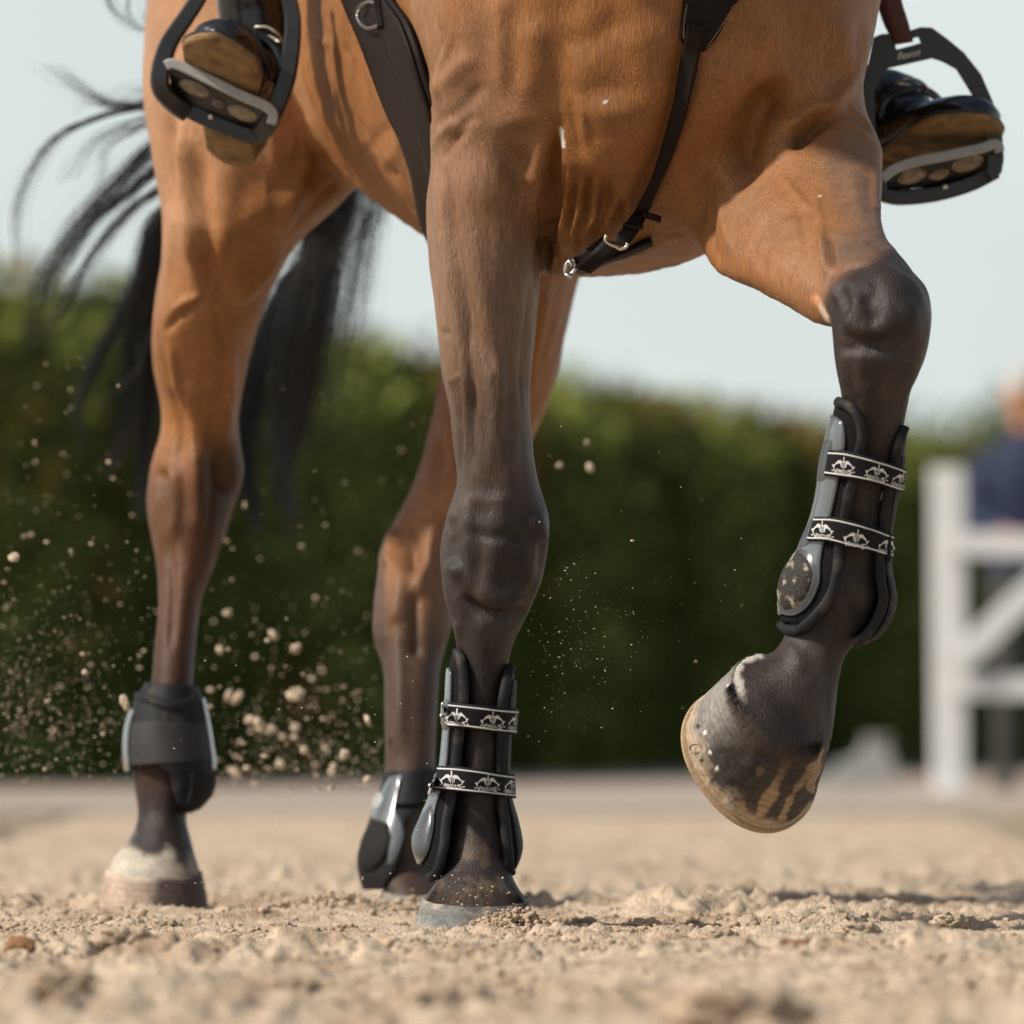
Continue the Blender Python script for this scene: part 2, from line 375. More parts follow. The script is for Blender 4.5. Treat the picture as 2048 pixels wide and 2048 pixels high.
LF2 = Loft([(1704,492,1790,500,8.575,.04),(1674,538,1826,543,8.55,.058),(1656,582,1851,576,8.53,.068),(1660,620,1864,625,8.515,.07),(1665,660,1863,663,8.51,.068),
 (1669,705,1855,703,8.51,.062),(1675,745,1840,747,8.515,.055),(1682,785,1822,785,8.52,.047),(1684,815,1811,832,8.53,.042),(1672,872,1800,900,8.54,.038),
 (1660,935,1788,965,8.55,.036),(1645,1005,1776,1035,8.56,.036),(1628,1065,1767,1100,8.57,.038),(1609,1112,1761,1150,8.58,.043),(1590,1160,1760,1192,8.585,.05),
 (1580,1212,1752,1228,8.59,.05),(1574,1252,1730,1266,8.59,.046),(1562,1284,1704,1295,8.59,.043,0,5),(1538,1310,1687,1320,8.585,.045,-10,15),(1508,1318,1672,1385,8.575,.052,-30,40),
 (1482,1322,1662,1455,8.565,.056,-46,58),(1474,1324,1654,1488,8.56,.058,-54,60),(1470,1340,1646,1505,8.565,.055,-55,60)], 130)
RH = Loft([(305,-170,740,-170,10.12,.3),(291,72,735,72,10.10,.28),(288,180,735,200,10.06,.26),(300,290,738,325,10.02,.21),(322,410,690,398,9.99,.17),(326,480,602,477,9.98,.15),
 (318,560,550,562,10.0,.13),(308,640,521,640,10.02,.12),(306,700,501,700,10.05,.11),(312,760,488,760,10.08,.10),(322,810,479,810,10.10,.095),(321,862,476,862,10.12,.092),
 (307,912,484,907,10.12,.09),(297,965,486,957,10.11,.085),(294,1015,466,1020,10.10,.076),(302,1070,450,1070,10.08,.062),(312,1120,432,1120,10.06,.052),(317,1200,403,1200,10.03,.043),
 (308,1309,390,1309,10.0,.04),(299,1380,386,1380,9.985,.042),(278,1450,396,1450,9.98,.046),(266,1520,402,1520,9.975,.05),(268,1575,396,1575,9.97,.048),(276,1630,373,1628,9.96,.043),
 (264,1672,380,1672,9.945,.048,0,5),(228,1715,393,1722,9.93,.056,0,10),(215,1742,402,1750,9.925,.06,0,12),(212,1760,406,1766,9.925,.06,0,12)], 120)
LH = Loft([(965,200,1235,240,10.25,.26),(930,430,1190,460,10.12,.2),(915,560,1156,558,10.07,.17),(900,660,1131,660,10.06,.14),(882,745,1112,760,10.07,.12),(864,839,1080,850,10.09,.105),
 (845,912,1040,930,10.1,.096),(824,975,1000,1000,10.1,.09),(790,1040,962,1060,10.1,.085),(763,1093,936,1100,10.08,.08),(755,1150,919,1150,10.05,.075),(748,1210,908,1215,10.02,.066),
 (745,1265,900,1265,10.0,.056),(755,1300,890,1300,9.99,.05),(767,1345,880,1345,9.97,.045),(769,1420,874,1420,9.95,.042),(769,1550,870,1550,9.93,.044),(754,1620,870,1615,9.92,.05),
 (744,1690,862,1685,9.91,.052),(752,1740,862,1738,9.89,.048,0,4),(768,1775,884,1775,9.87,.054,0,8),(765,1795,892,1796,9.865,.058,0,10),(763,1806,896,1808,9.865,.058,0,10)], 110)
def body_rings():
    R = [(8.76,1290,1.17,.06,.08),(8.785,1285,1.15,.12,.17),(8.83,1278,1.14,.185,.24),(8.90,1265,1.135,.232,.285),(9.02,1248,1.13,.262,.325),(9.15,1228,1.13,.278,.342),(9.35,1190,1.13,.288,.345),
         (9.55,1132,1.14,.296,.338),(9.75,1062,1.165,.302,.325),(9.95,985,1.20,.298,.305),(10.15,905,1.25,.295,.29),(10.35,830,1.28,.265,.265),(10.5,775,1.30,.19,.2),(10.58,745,1.31,.08,.08)]
    a = cr(R, 90); C = np.array([[(q[1] - CX) / F * q[0], q[0], q[2]] for q in a])
    m = 96; th = np.arange(m) / m * 2 * np.pi; k = 2 / 2.25
    c = np.sign(np.cos(th)) * np.abs(np.cos(th)) ** k; s = np.sign(np.sin(th)) * np.abs(np.sin(th)) ** k
    V = C[:, None] + np.stack([a[:, 3:4] * c[None], np.zeros((90, m)), a[:, 4:5] * s[None]], -1)
    V = V.reshape(-1, 3); f = [list(q) for q in tube_faces(90, m)] + [list(range(m)), list(range(89 * m, 90 * m))[::-1]]
    return V, f
BODY = body_rings()
# front of the chest: two pectoral muscles and the base of the neck
def blob(x, y, Y, rx, ry, rz, rot=0):
    u, w = np.meshgrid(np.linspace(0, np.pi, 20), np.arange(28) / 28 * 2 * np.pi, indexing='ij')
    v = np.stack([rx * np.sin(u) * np.cos(w), ry * np.sin(u) * np.sin(w), rz * np.cos(u)], -1).reshape(-1, 3)
    c, s = math.cos(rot), math.sin(rot); v = np.stack([v[:, 0] * c - v[:, 2] * s, v[:, 1], v[:, 0] * s + v[:, 2] * c], 1)
    return v + P(x, y, Y), [list(q) for q in tube_faces(20, 28)]
NECK = Loft([(1050,200,1560,200,9.12,.10),(1010,60,1590,60,9.02,.17),(1020,-200,1560,-200,8.86,.24),(1060,-480,1500,-480,8.72,.24),(1120,-760,1460,-760,8.55,.2),(1160,-900,1440,-900,8.48,.1)], 30)
HIP = blob(700, -190, 10.22, .245, .30, .32)
parts = [BODY, NECK.mesh(), RF.mesh(), LF1.mesh(), LF2.mesh(), RH.mesh(), LH.mesh(), HIP,
         blob(1205, 250, 9.0, .095, .13, .13, -.2), blob(1440, 250, 8.96, .10, .12, .17, .3), blob(1112, 490, 9.07, .028, .06, .04, 0), blob(1170, 430, 9.0, .055, .09, .05, .4), blob(1260, 440, 9.18, .12, .2, .05, .25)]
me, v, e = remesh(parts, .0038, 6, 'horse')
# skin runs smoothly from limb to trunk
q = px(v); w_ = np.zeros(len(v))
for x, y, r in ((1400, 390, 120), (1450, 300, 120), (1440, 150, 160), (1130, 330, 110), (1130, 120, 150), (1250, 200, 170), (1660, 230, 60), (1560, 300, 120), (900, 100, 120), (640, 330, 110), (560, 200, 120), (700, 350, 60), (1190, 440, 70), (960, 250, 90), (480, 60, 200), (1690, 530, 45)):
    w_ = np.maximum(w_, np.exp(-(((q[:, 0] - x) ** 2 + (q[:, 1] - y) ** 2) / r ** 2)))
w_ = np.clip(w_ * 1.3, 0, 1) * smooth(.36, .6, v[:, 2])
relax_local(v, e, 70, w_)
w_ = np.zeros(len(v))
for x, y, r in ((1430, 385, 60), (1450, 330, 60), (1400, 430, 45), (1480, 280, 60), (1115, 330, 60), (1105, 420, 45), (1150, 300, 60), (1600, 270, 60), (1690, 225, 40)):
    w_ = np.maximum(w_, np.exp(-(((q[:, 0] - x) ** 2 + (q[:, 1] - y) ** 2) / r ** 2)))
relax_local(v, e, 200, np.where(w_ > .15, w_, 0) * (v[:, 1] < 9.3))
me.vertices.foreach_set('co', v.astype(np.float32).ravel()); me.update()
# muscle, bone, vein and skin folds: strokes over the skin (pixel polyline, width px, height mm, nearest and farthest metre)
A_, B_ = 8.3, 9.34
ST = [
 # shoulder / forearm, standing leg
 ([(887,344),(896,420),(909,507),(927,580),(952,670),(978,735)],11,-7,A_,B_), ([(878,350),(884,430),(893,520),(905,600),(917,650),(930,763),(931,861)],10,5,A_,B_),
 ([(925,420),(945,520),(965,610),(985,690)],22,4,A_,B_), ([(990,700),(998,760),(997,854),(1000,930)],9,3.2,A_,B_), ([(1060,640),(1052,700),(1046,780)],7,-3.5,A_,B_),
 ([(940,770),(945,850),(946,940)],9,-4,A_,B_), ([(918,700),(922,800),(920,900),(918,960)],5,-5,A_,B_),
 ([(1003,-20),(1001,60),(1004,185)],17,4.5,A_,B_), ([(1022,20),(1026,110),(1022,205)],20,-1.5,A_,B_), ([(968,40),(978,140),(996,230)],20,-2.5,A_,B_), ([(860,190),(905,150),(945,110)],18,5,A_,B_), ([(880,250),(930,210),(965,170)],14,-4,A_,B_),
 ([(1040,250),(1035,300),(1050,350)],28,-7,A_,B_), ([(900,290),(925,250),(950,230)],9,-4,A_,B_), ([(868,300),(880,270),(900,240)],8,4,A_,B_),
 ([(1130,-40),(1122,90),(1114,181),(1108,254),(1100,330)],36,-9,A_,B_), ([(1106,300),(1108,362),(1099,445),(1088,530)],12,-13,A_,B_), ([(1070,40),(1066,130),(1060,200)],26,4,A_,B_), ([(1150,110),(1160,170)],20,4,A_,B_),
 # knee of the standing leg
 ([(901,1090),(908,1112)],16,-3,A_,B_), ([(903,1160),(912,1176)],15,-2.4,A_,B_), ([(1083,1100),(1086,1130)],14,-2.6,A_,B_), ([(903,1050),(912,1075)],14,-2.5,A_,B_), ([(897,1022),(900,1030)],11,4,A_,B_),
 ([(905,1135),(912,1145)],12,4,A_,B_), ([(925,1196),(960,1222),(1005,1232),(1048,1218)],9,-8,A_,B_), ([(950,1178),(1000,1200),(1045,1188)],20,6,A_,B_), ([(930,1062),(985,1075),(1060,1066)],9,-3,A_,B_), ([(910,1010),(960,1000),(1060,1004)],16,2.5,A_,B_), ([(1078,1040),(1086,1070)],12,4,A_,B_), ([(915,1140),(935,1165)],14,3.5,A_,B_),
 ([(955,1000),(965,1080),(960,1150)],12,-2.5,A_,B_), ([(1000,1010),(1010,1090)],24,3,A_,B_), ([(1045,1020),(1050,1090)],12,-2.5,A_,B_),
 ([(915,1250),(921,1330)],6,3,A_,B_), ([(962,1260),(962,1600)],22,3,A_,B_),
 # chest folds
 ([(1155,190),(1168,230),(1172,280)],8,4,A_,B_), ([(1140,200),(1150,250),(1165,300)],10,-4,A_,B_), ([(1130,110),(1185,80),(1250,35)],30,-6,A_,B_), ([(1215,190),(1235,260),(1215,350)],60,15,A_,B_), ([(1290,90),(1300,190)],45,9,A_,B_),
 ([(1375,90),(1345,230),(1310,340),(1270,415)],20,-13,A_,B_),
 # lifted foreleg
 ([(1570,165),(1535,205),(1507,246),(1482,308),(1471,348)],24,-24,A_,B_), ([(1662,228),(1640,243),(1616,264),(1584,294)],13,-20,A_,B_), ([(1640,205),(1600,235),(1565,262)],18,7,A_,B_), ([(1440,160),(1420,240)],50,6,A_,B_), ([(1749,30),(1730,90),(1705,152),(1668,208),(1640,232)],13,8,A_,B_),
 ([(1762,60),(1738,130),(1716,172)],9,-8,A_,B_), ([(1388,452),(1400,405),(1420,350)],14,-6,A_,B_), ([(1520,320),(1490,355),(1470,380)],10,-5,A_,B_), ([(1600,120),(1612,60)],30,-5,A_,B_), ([(1550,80),(1540,150)],30,6,A_,B_),
 ([(1690,120),(1680,60)],30,5,A_,B_), ([(1700,215),(1725,235),(1750,262)],5,2.2,A_,B_), ([(1690,228),(1718,246),(1742,270)],4,-2,A_,B_), ([(1680,238),(1710,258),(1738,285)],4,2,A_,B_),
 ([(1600,320),(1680,300)],40,6,A_,B_), ([(1500,470),(1560,420)],40,5,A_,B_), ([(1640,470),(1652,510),(1657,548)],7,4,A_,B_), ([(1665,480),(1672,520)],7,-4,A_,B_), ([(1420,420),(1424,480),(1440,530)],8,-5,A_,B_), ([(1440,380),(1452,450),(1470,520)],10,4,A_,B_),
 # lifted knee
 ([(1652,586),(1664,560),(1682,542),(1705,534),(1735,532)],5,-5,A_,B_), ([(1672,572),(1668,590)],11,5,A_,B_), ([(1690,590),(1700,615)],9,-4,A_,B_), ([(1712,608),(1705,640)],14,5,A_,B_), ([(1700,680),(1740,690),(1780,684)],11,-6,A_,B_),
 ([(1775,560),(1800,620)],34,4,A_,B_), ([(1700,655),(1740,662)],13,4,A_,B_), ([(1690,715),(1692,760)],10,3,A_,B_), ([(1740,600),(1745,660)],10,-3,A_,B_),
 ([(1640,1130),(1660,1180)],20,3,A_,B_), ([(1690,1180),(1720,1230)],12,-3,A_,B_), ([(1585,1300),(1600,1330)],12,3,A_,B_), ([(1560,1380),(1600,1450)],26,-3,A_,B_),
 # hind leg, horse's right
 ([(363,250),(368,330),(373,424),(382,498),(401,573)],13,8,9.5,10.4), ([(392,300),(400,420),(415,520),(430,590)],20,-9,9.5,10.4), ([(340,240),(345,330),(350,430)],14,-6,9.5,10.4), ([(408,602),(375,618),(354,633),(330,664)],7,-5,9.5,10.4),
 ([(405,590),(370,605),(345,625)],8,4,9.5,10.4), ([(560,510),(530,545),(503,573),(466,601)],12,6,9.5,10.4), ([(440,640),(420,720),(400,800)],30,4,9.5,10.4), ([(345,780),(360,850),(365,920)],12,-5,9.5,10.4), ([(455,700),(455,790),(445,870)],14,5,9.5,10.4),
 ([(447,920),(450,965)],20,-12,9.5,10.4), ([(322,950),(324,985)],10,-7,9.5,10.4), ([(350,930),(352,1020),(346,1080)],12,5,9.5,10.4), ([(395,920),(400,1040)],22,6,9.5,10.4), ([(340,1080),(345,1180),(340,1300)],8,-4,9.5,10.4), ([(520,330),(480,420),(440,470)],40,-6,9.5,10.4), ([(600,380),(560,440)],24,5,9.5,10.4),
 # hind leg, horse's left
 ([(815,1080),(822,1115)],22,-13,9.5,10.4), ([(780,1070),(772,1120)],10,5,9.5,10.4), ([(870,1040),(850,1130),(832,1190)],12,6,9.5,10.4), ([(805,1150),(795,1230)],14,6,9.5,10.4), ([(830,1200),(832,1300)],10,-5,9.5,10.4), ([(880,900),(870,980)],10,-4,9.5,10.4), ([(905,860),(895,960)],12,4,9.5,10.4),
 ([(795,1260),(800,1340),(800,1500)],10,4,9.5,10.4), ([(1085,600),(1060,760)],12,4,9.5,10.4),
 # tendons, veins and bone close under the skin
 ([(866,470),(878,600),(898,720),(911,830)],6,3.2,A_,B_), ([(930,620),(944,760),(941,860)],6,-3.6,A_,B_), ([(955,640),(980,760),(986,850),(980,935)],7,2.6,A_,B_), ([(1059,560),(1051,700),(1043,800)],5,-3,A_,B_), ([(880,664),(892,667),(906,668)],4,-2.6,A_,B_), ([(900,765),(914,756),(928,744)],4.5,2.4,A_,B_),
 ([(905,60),(881,140),(869,220),(873,290),(890,345)],5.5,2.6,A_,B_), ([(935,262),(906,284),(884,322)],5.5,-3,A_,B_), ([(1020,420),(1030,520),(1028,620)],14,2.6,A_,B_), ([(1010,640),(1020,760),(1022,880)],6,-2,A_,B_), ([(930,1010),(934,1095),(946,1180)],9,2.4,A_,B_), ([(1062,1030),(1066,1110),(1050,1180)],10,2.4,A_,B_), ([(975,1030),(985,1110),(990,1170)],16,2.2,A_,B_), ([(1028,1030),(1030,1120)],7,-1.8,A_,B_),
 ([(1630,380),(1642,450),(1650,520),(1654,556)],6,3,A_,B_), ([(1600,420),(1615,500),(1625,560)],8,-2.4,A_,B_), ([(1560,350),(1600,400),(1640,430)],6,2.2,A_,B_), ([(1700,330),(1715,400),(1722,450)],14,2.6,A_,B_), ([(1740,330),(1742,400)],8,-2,A_,B_), ([(1480,420),(1500,480),(1530,540)],9,-2.6,A_,B_),
 ([(1700,562),(1710,580)],16,2.6,A_,B_), ([(1790,552),(1806,572)],20,2.4,A_,B_), ([(1822,620),(1826,650)],16,2.2,A_,B_), ([(1762,652),(1780,660)],14,2.6,A_,B_), ([(1718,716),(1726,736)],13,2.6,A_,B_), ([(1782,730),(1788,752)],13,2.2,A_,B_), ([(1672,692),(1720,703),(1790,704),(1846,694)],8,-3,A_,B_), ([(1750,560),(1758,610),(1752,650)],8,-2,A_,B_), ([(1725,800),(1718,860),(1705,960)],10,2.2,A_,B_),
 ([(352,300),(346,400),(340,480),(336,560)],6,2.6,9.5,10.4), ([(430,610),(446,700),(440,790)],6,-2.6,9.5,10.4), ([(338,690),(352,760),(362,830)],6,2.6,9.5,10.4), ([(385,850),(390,960),(388,1060)],7,3,9.5,10.4), ([(420,880),(426,980),(410,1080)],8,-3,9.5,10.4), ([(470,470),(450,560),(440,620)],12,-3,9.5,10.4), ([(620,300),(590,380),(560,430)],14,4,9.5,10.4), ([(680,360),(630,400),(590,450)],8,-3,9.5,10.4),
 # flank: ribs and skin wrinkles
 ([(735,300),(770,260)],14,-6,9.2,9.8), ([(770,330),(800,290)],12,5,9.2,9.8), ([(700,235),(720,270)],16,-5,9.2,9.8), ([(650,215),(690,260),(720,310)],20,5,9.2,9.8), ([(745,320),(790,350)],8,-4,9.2,9.8), ([(640,84),(655,86)],7,4,9.2,9.9), ([(690,100),(695,108)],6,-3,9.2,9.9),
]
for i in range(10):
    t_ = i / 9; sg = 1 if i % 2 else -1
    j_ = rng.uniform(-9, 9, 4); a_ = rng.uniform(-30, 40)
    ST.append(([(1114 + 150 * t_ + j_[0], 360 + a_ + 40 * t_ ** 2), (1106 + 148 * t_ + j_[1], 430 + 2 * t_), (1098 + 132 * t_ + j_[2], 500 - 40 * t_), (1094 + 112 * t_, 548 - 70 * t_)], rng.uniform(5.5, 9), sg * rng.uniform(5, 12), A_, B_))
ST.append(([(1108,250),(1104,300),(1098,360),(1092,430),(1087,500),(1081,560)], 10, -17, A_, B_)); ST.append(([(1078,300),(1070,400),(1064,500)], 22, 5, A_, B_))
for x_ in (1101, 1110, 1121, 1131): ST.append(([(x_ + 22, 330), (x_ + 14, 400), (x_ + 4, 470), (x_, 552)], 5.5, (-6 if x_ in (1092, 1110, 1131) else 5), A_, B_))
me.update(); n = getn(me); q = px(v); view = (v - CAM); view /= np.linalg.norm(view, axis=1, keepdims=True)
face = np.clip(-(n * view).sum(1) * 2.2, 0, 1)
disp = np.zeros(len(v))
for line, w, amp, y0, y1 in ST:
    l = np.asarray(line, float); b0 = l.min(0) - 3 * w; b1 = l.max(0) + 3 * w
    k = np.where((q[:, 0] > b0[0]) & (q[:, 0] < b1[0]) & (q[:, 1] > b0[1]) & (q[:, 1] < b1[1]) & (v[:, 1] > y0) & (v[:, 1] < y1) & (face > 0))[0]
    if len(k) == 0: continue
    g_ = 1.4 if y0 < 9 and not (1075 < l[:, 0].mean() < 1300 and l[:, 1].mean() < 560) else (1.7 if y0 > 9 else 1.0)
    disp[k] += g_ * amp * .001 * np.exp(-.5 * (segdist(q[k], l) / w) ** 2 * 1.6) * face[k] * (endfade(q[k], l) if len(l) > 2 else 1)
limb = smooth(1.02, .82, v[:, 2]); disp += limb * (.0013 * fbm(v * np.array([52, 52, 11]), 3, 33) * smooth(.3, .5, v[:, 2]) + .0006 * fbm(v * np.array([80, 80, 20]), 2, 34))   # tendon and muscle fibres
disp += fbm(v * 14, 3, 3) * .0016 * smooth(.62, .8, v[:, 2])                        # soft muscle tone
fl = (q[:, 0] > 540) & (q[:, 0] < 860) & (q[:, 1] < 480) & (v[:, 1] > 9.2) & (v[:, 1] < 9.95)
disp += fl * (fbm(v * np.array([45, 45, 30]), 3, 9) * .0022)
v += n * disp[:, None]
relax(v, e, 1)
me.vertices.foreach_set('co', v.astype(np.float32).ravel()); me.update()
q = px(v); Yv = v[:, 1]; X_, y_ = q[:, 0], q[:, 1]
BAY, TAN, GREY, DARK = np.array([.228, .095, .032]), np.array([.345, .182, .093]), np.array([.120, .072, .048]), np.array([.026, .0195, .0175])
col = np.tile(BAY, (len(v), 1))
def mixc(w, c):
    global col; col = col * (1 - w[:, None]) + np.asarray(c) * w[:, None]
front = Yv < 9.36; hind = Yv > 9.62
mixc(.85 * (Yv > 9.2) * (X_ < 862) * (Yv < 10.4) * smooth(700, 430, y_ + (X_ - 330) * .2) * (1 - .9 * np.exp(-(segdist(q, [(640, 330), (560, 380), (490, 450), (450, 540)]) / 85) ** 2 * ((Yv > 9.74)))), TAN)
rf = front & (X_ > 820) & (X_ < 1125) & (y_ > -20)
mixc(rf * smooth(1130, 1020, X_) * smooth(60, 300, y_) * .75, (.165, .093, .056)); mixc(rf * smooth(380, 620, y_) * .6, (.135, .084, .056)); mixc(rf * smooth(640, 930, y_) * .85, (.05, .034, .027)); mixc(rf * smooth(905, 862, X_) * smooth(900, 600, y_) * .5, (.30, .17, .10)); mixc(rf * smooth(900, 1080, y_), DARK)  # left edge of the forearm is painted paler, as its sunlit side
mixc(rf * (y_ < 330) * np.exp(-(segdist(q, [(900, 120), (960, 60), (930, 200)]) / 70) ** 2) * .5, (.17, .10, .062))
lf = front & (X_ > 1340)
mixc(lf * np.exp(-(segdist(q, [(1690, 330), (1725, 420), (1745, 480), (1715, 500)]) / 62) ** 2) * .8, (.12, .076, .053)); mixc(lf * np.exp(-(segdist(q, [(1500, 420), (1560, 480), (1620, 560)]) / 70) ** 2) * .6, (.235, .125, .068))
knee = [(1640,640),(1650,590),(1662,566),(1690,545),(1735,525),(1790,495),(1900,480),(1950,700),(1900,1100),(1700,1700),(1300,1700),(1450,1200),(1640,720)]
mixc(lf * polymask(q, knee, 14), DARK)
mixc(lf * np.exp(-(segdist(q, [(1690, 500), (1740, 490)]) / 34) ** 2) * .55, (.06, .044, .036))
rh = hind & (X_ < 770)
mixc(rh * smooth(420, 700, y_) * .3, (.24, .11, .045)); mixc(rh * smooth(840, 1010, y_) * .85, (.060, .025, .012)); mixc(rh * smooth(380, 440, X_ + (1100 - y_) * .1) * smooth(820, 950, y_) * .6, (.035, .02, .014)); mixc(rh * smooth(1100, 1400, y_) * .75, (.030, .015, .010)); mixc(rh * smooth(1520, 1640, y_), DARK)
mixc(rh * smooth(1684, 1724, y_ + (310 - X_) * .28 + 26 * vnoise(v * 45) + 14 * vnoise(v * 130)) * (.75 + .25 * vnoise(v * 70, 3)), (.47, .41, .33))
mixc(rh * smooth(330, 392, X_ + 12 * vnoise(v * 50)) * smooth(1690, 1730, y_) * .75, (.16, .12, .1))
lh = hind & (X_ > 740) & (y_ > 300)
mixc(lh * smooth(700, 1000, y_) * .4, (.23, .13, .08)); mixc(lh * smooth(1060, 1330, y_) * .9, (.050, .033, .026)); mixc(lh * smooth(1500, 1700, y_) * .6, (.038, .028, .023))
# chestnut on the inside of the forearm, white hairs, small scars
mixc(lf * polymask(q, [(1628,594),(1636,592),(1646,612),(1658,634),(1661,648),(1652,644),(1640,622)], 4), (.55, .40, .27)); mixc(lf * np.exp(-(segdist(q, [(1629, 598), (1634, 602)]) / 8) ** 2), (.48, .2, .08))
for l, w in (([(1122, 258), (1124, 275), (1126, 292)], 5), ([(1210, 204)], 5), ([(1638, 392)], 3.5), ([(1765, 985), (1765, 998)], 3)):
    mixc(front * smooth(w, w * .4, segdist(q, l)) * .95, (.72, .70, .66))
mixc(lf * smooth(11, 3, segdist(q, [(1520,1312),(1478,1318),(1474,1348),(1479,1380),(1488,1415)]) + 5 * vnoise(v * 120)) * smooth(1415, 1370, y_), (.46, .42, .36))
# sand dust clinging low down
mixc(smooth(1560, 1800, y_) * front * np.clip(fbm(v * 60, 3, 5) * .5, 0, .3), (.25, .18, .12))
mixc(front * (y_ > 480) * np.clip(fbm(v * np.array([26, 26, 14]), 4, 95) * .5 - .05, 0, .35) * .6, (.13, .098, .078))    # dust in the dark hair
col *= (1 + .13 * fbm(v * 11, 3, 91) + .09 * fbm(v * np.array([70, 70, 30]), 2, 92))[:, None]
col = np.clip(col, .004, .9)
setcol(me, 'coat', col); me.materials.append(M['coat'])
horse = bpy.data.objects.new('horse', me); link(horse)
tag(horse, 'bay horse with black lower legs stepping towards the camera, near foreleg lifted', 'horse')
HB = BVHTree.FromPolygons([Vector(p) for p in v], [list(p.vertices) for p in me.polygons])

# ------------------------------------------------------------------ hooves
def hoof(name, st, paintf, shoe=None, label=None):
    big_ = 'lifted' in label; nr, mr = (100, 220) if big_ else (50, 110); L = Loft(st, nr, 2.2); V, f = L.mesh(mr)
    V = V + (fbm(V * 90, 3, 4) * .0014)[:, None] * np.array([.6, .6, .3])
    g_ = np.concatenate([np.repeat(np.linspace(0, 1, nr), mr), [0, 0]]); V = V + (V - V.mean(0)) * (.006 * np.sin(g_ * 75) * (g_ < .6))[:, None]
    o = mk('hoof', V, f, M['hoof'], horse); setcol(o.data, 'coat', paintf(V, px(V)))
    if label: o['label'] = label
    return o, L
def ring_loft(L, v0, v1, r0, thick):
    pass
def p_lf(V, q):
    vv = np.concatenate([np.repeat(np.linspace(0, 1, 100), 220), [0, 1]])
    c = np.tile(np.array([.058, .046, .038]), (len(V), 1))
    def mx(w, k):
        nonlocal c; c = c * (1 - w[:, None]) + np.array(k) * w[:, None]
    nn = fbm(V * 70, 3, 2)
    mx(np.exp(-(segdist(q, [(1440,1360),(1425,1430),(1405,1480)]) / 42) ** 2) * .8, (.23, .215, .195))  # grey sky reflection painted into the upper left of the wall
    mx(smooth(.56, .61, vv + nn * .04) * .95, (.35, .262, .175))
    for l, w in (([(1585,1495),(1572,1530),(1555,1560),(1540,1590),(1525,1620),(1512,1640)], 11), ([(1632,1520),(1605,1560),(1580,1600),(1562,1635)], 8), ([(1645,1500),(1632,1540),(1622,1575)], 7), ([(1480,1610),(1490,1630)], 9), ([(1523, 1541)], 8)):
        mx(smooth(w * 1.25, w * .55, segdist(q, l) + nn * 6) * .85, (.36, .24, .135))
    mx(np.exp(-(segdist(q, [(1440,1510),(1480,1560),(1540,1500),(1580,1540)]) / 40) ** 2) * .8, (.022, .018, .016))
    mx(smooth(.47, .62, vv + nn * .09) * smooth(1540, 1420, q[:, 0] + nn * 30) * .8, (.36, .275, .19)); c = c * (1 + .16 * np.sin(vv * 150 + nn * 2)[:, None])
    for p in ((1410, 1465), (1420, 1504), (1434, 1537), (1457, 1372), (1463, 1397), (1468, 1402)): mx(smooth(4.5, 2.5, segdist(q, [p])), (.75, .72, .66))
    for p in ((1404, 1521), (1425, 1560), (1396, 1452)): mx(smooth(6, 3, segdist(q, [p])), (.03, .02, .015))
    mx(np.clip(vnoise(V * 420, 3) - .62, 0, 1) * 2 * np.exp(-(segdist(q, [(1460,1390),(1500,1450),(1530,1485)]) / 22) ** 2), (.6, .45, .25))
    return c
LFH, LFHL = hoof('hoof', [(1484,1334,1644,1482,8.565,.050,-46,50),(1476,1327,1651,1487,8.562,.056,-52,57),(1460,1342,1640,1524,8.566,.053,-61,59),(1444,1358,1626,1562,8.572,.047,-71,61),(1428,1374,1612,1599,8.578,.041,-80,63),(1413,1388,1599,1633,8.583,.036,-88,64),(1412,1390,1597,1636,8.584,.035,-88,64),(1418,1397,1590,1628,8.588,.032,-80,58),(1450,1440,1556,1585,8.59,.02,-40,32)], p_lf, label='striped dark hoof of the lifted foreleg')
def p_rf(V, q):
    nn = fbm(V * 60, 3, 2); c = np.array([.095, .088, .08]) * (1 + .25 * np.sin(V[:, 2:3] * 900) * .6 + .5 * fbm(V * 130, 2, 8)[:, None])
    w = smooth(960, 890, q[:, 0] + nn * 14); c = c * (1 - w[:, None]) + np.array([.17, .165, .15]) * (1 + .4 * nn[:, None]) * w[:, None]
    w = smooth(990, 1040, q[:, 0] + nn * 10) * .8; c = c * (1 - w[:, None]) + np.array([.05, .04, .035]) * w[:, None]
    w = np.clip(nn * 1.4 - .3, 0, .7); c = c * (1 - w[:, None]) + np.array([.38, .28, .19]) * w[:, None]
    return c
RFH, RFHL = hoof('hoof', [(852,1796,1052,1798,8.965,.058,0,13),(845,1797,1058,1801,8.963,.064,0,14),(839,1815,1061,1822,8.955,.072,0,15),(831,1842,1063,1846,8.945,.08,0,14),(827,1872,1066,1876,8.94,.084,0,14)], p_rf, label='grey hoof of the standing foreleg, sunk in the sand')
def p_rh(V, q):
    nn = fbm(V * 45, 3, 2); c = np.array([[.34, .25, .185]]) * (1 + .25 * nn[:, None])
    w = smooth(275, 315, q[:, 0] + nn * 26); c = c * (1 - w[:, None]) + np.array([.065, .045, .038]) * w[:, None]
    w = smooth(1765, 1742, q[:, 1] + nn * 12) * .7 * smooth(400, 330, q[:, 0]); c = c * (1 - w[:, None]) + np.array([.55, .48, .38]) * w[:, None]
    return c
RHH, _ = hoof('hoof', [(222,1738,398,1745,9.925,.054,0,12),(213,1738,404,1748,9.92,.062,0,12),(206,1770,410,1778,9.915,.066,0,12),(199,1812,417,1816,9.91,.07,0,12),(196,1835,420,1838,9.91,.072,0,12)], p_rh, label='pale and dark hoof below a white coronet')
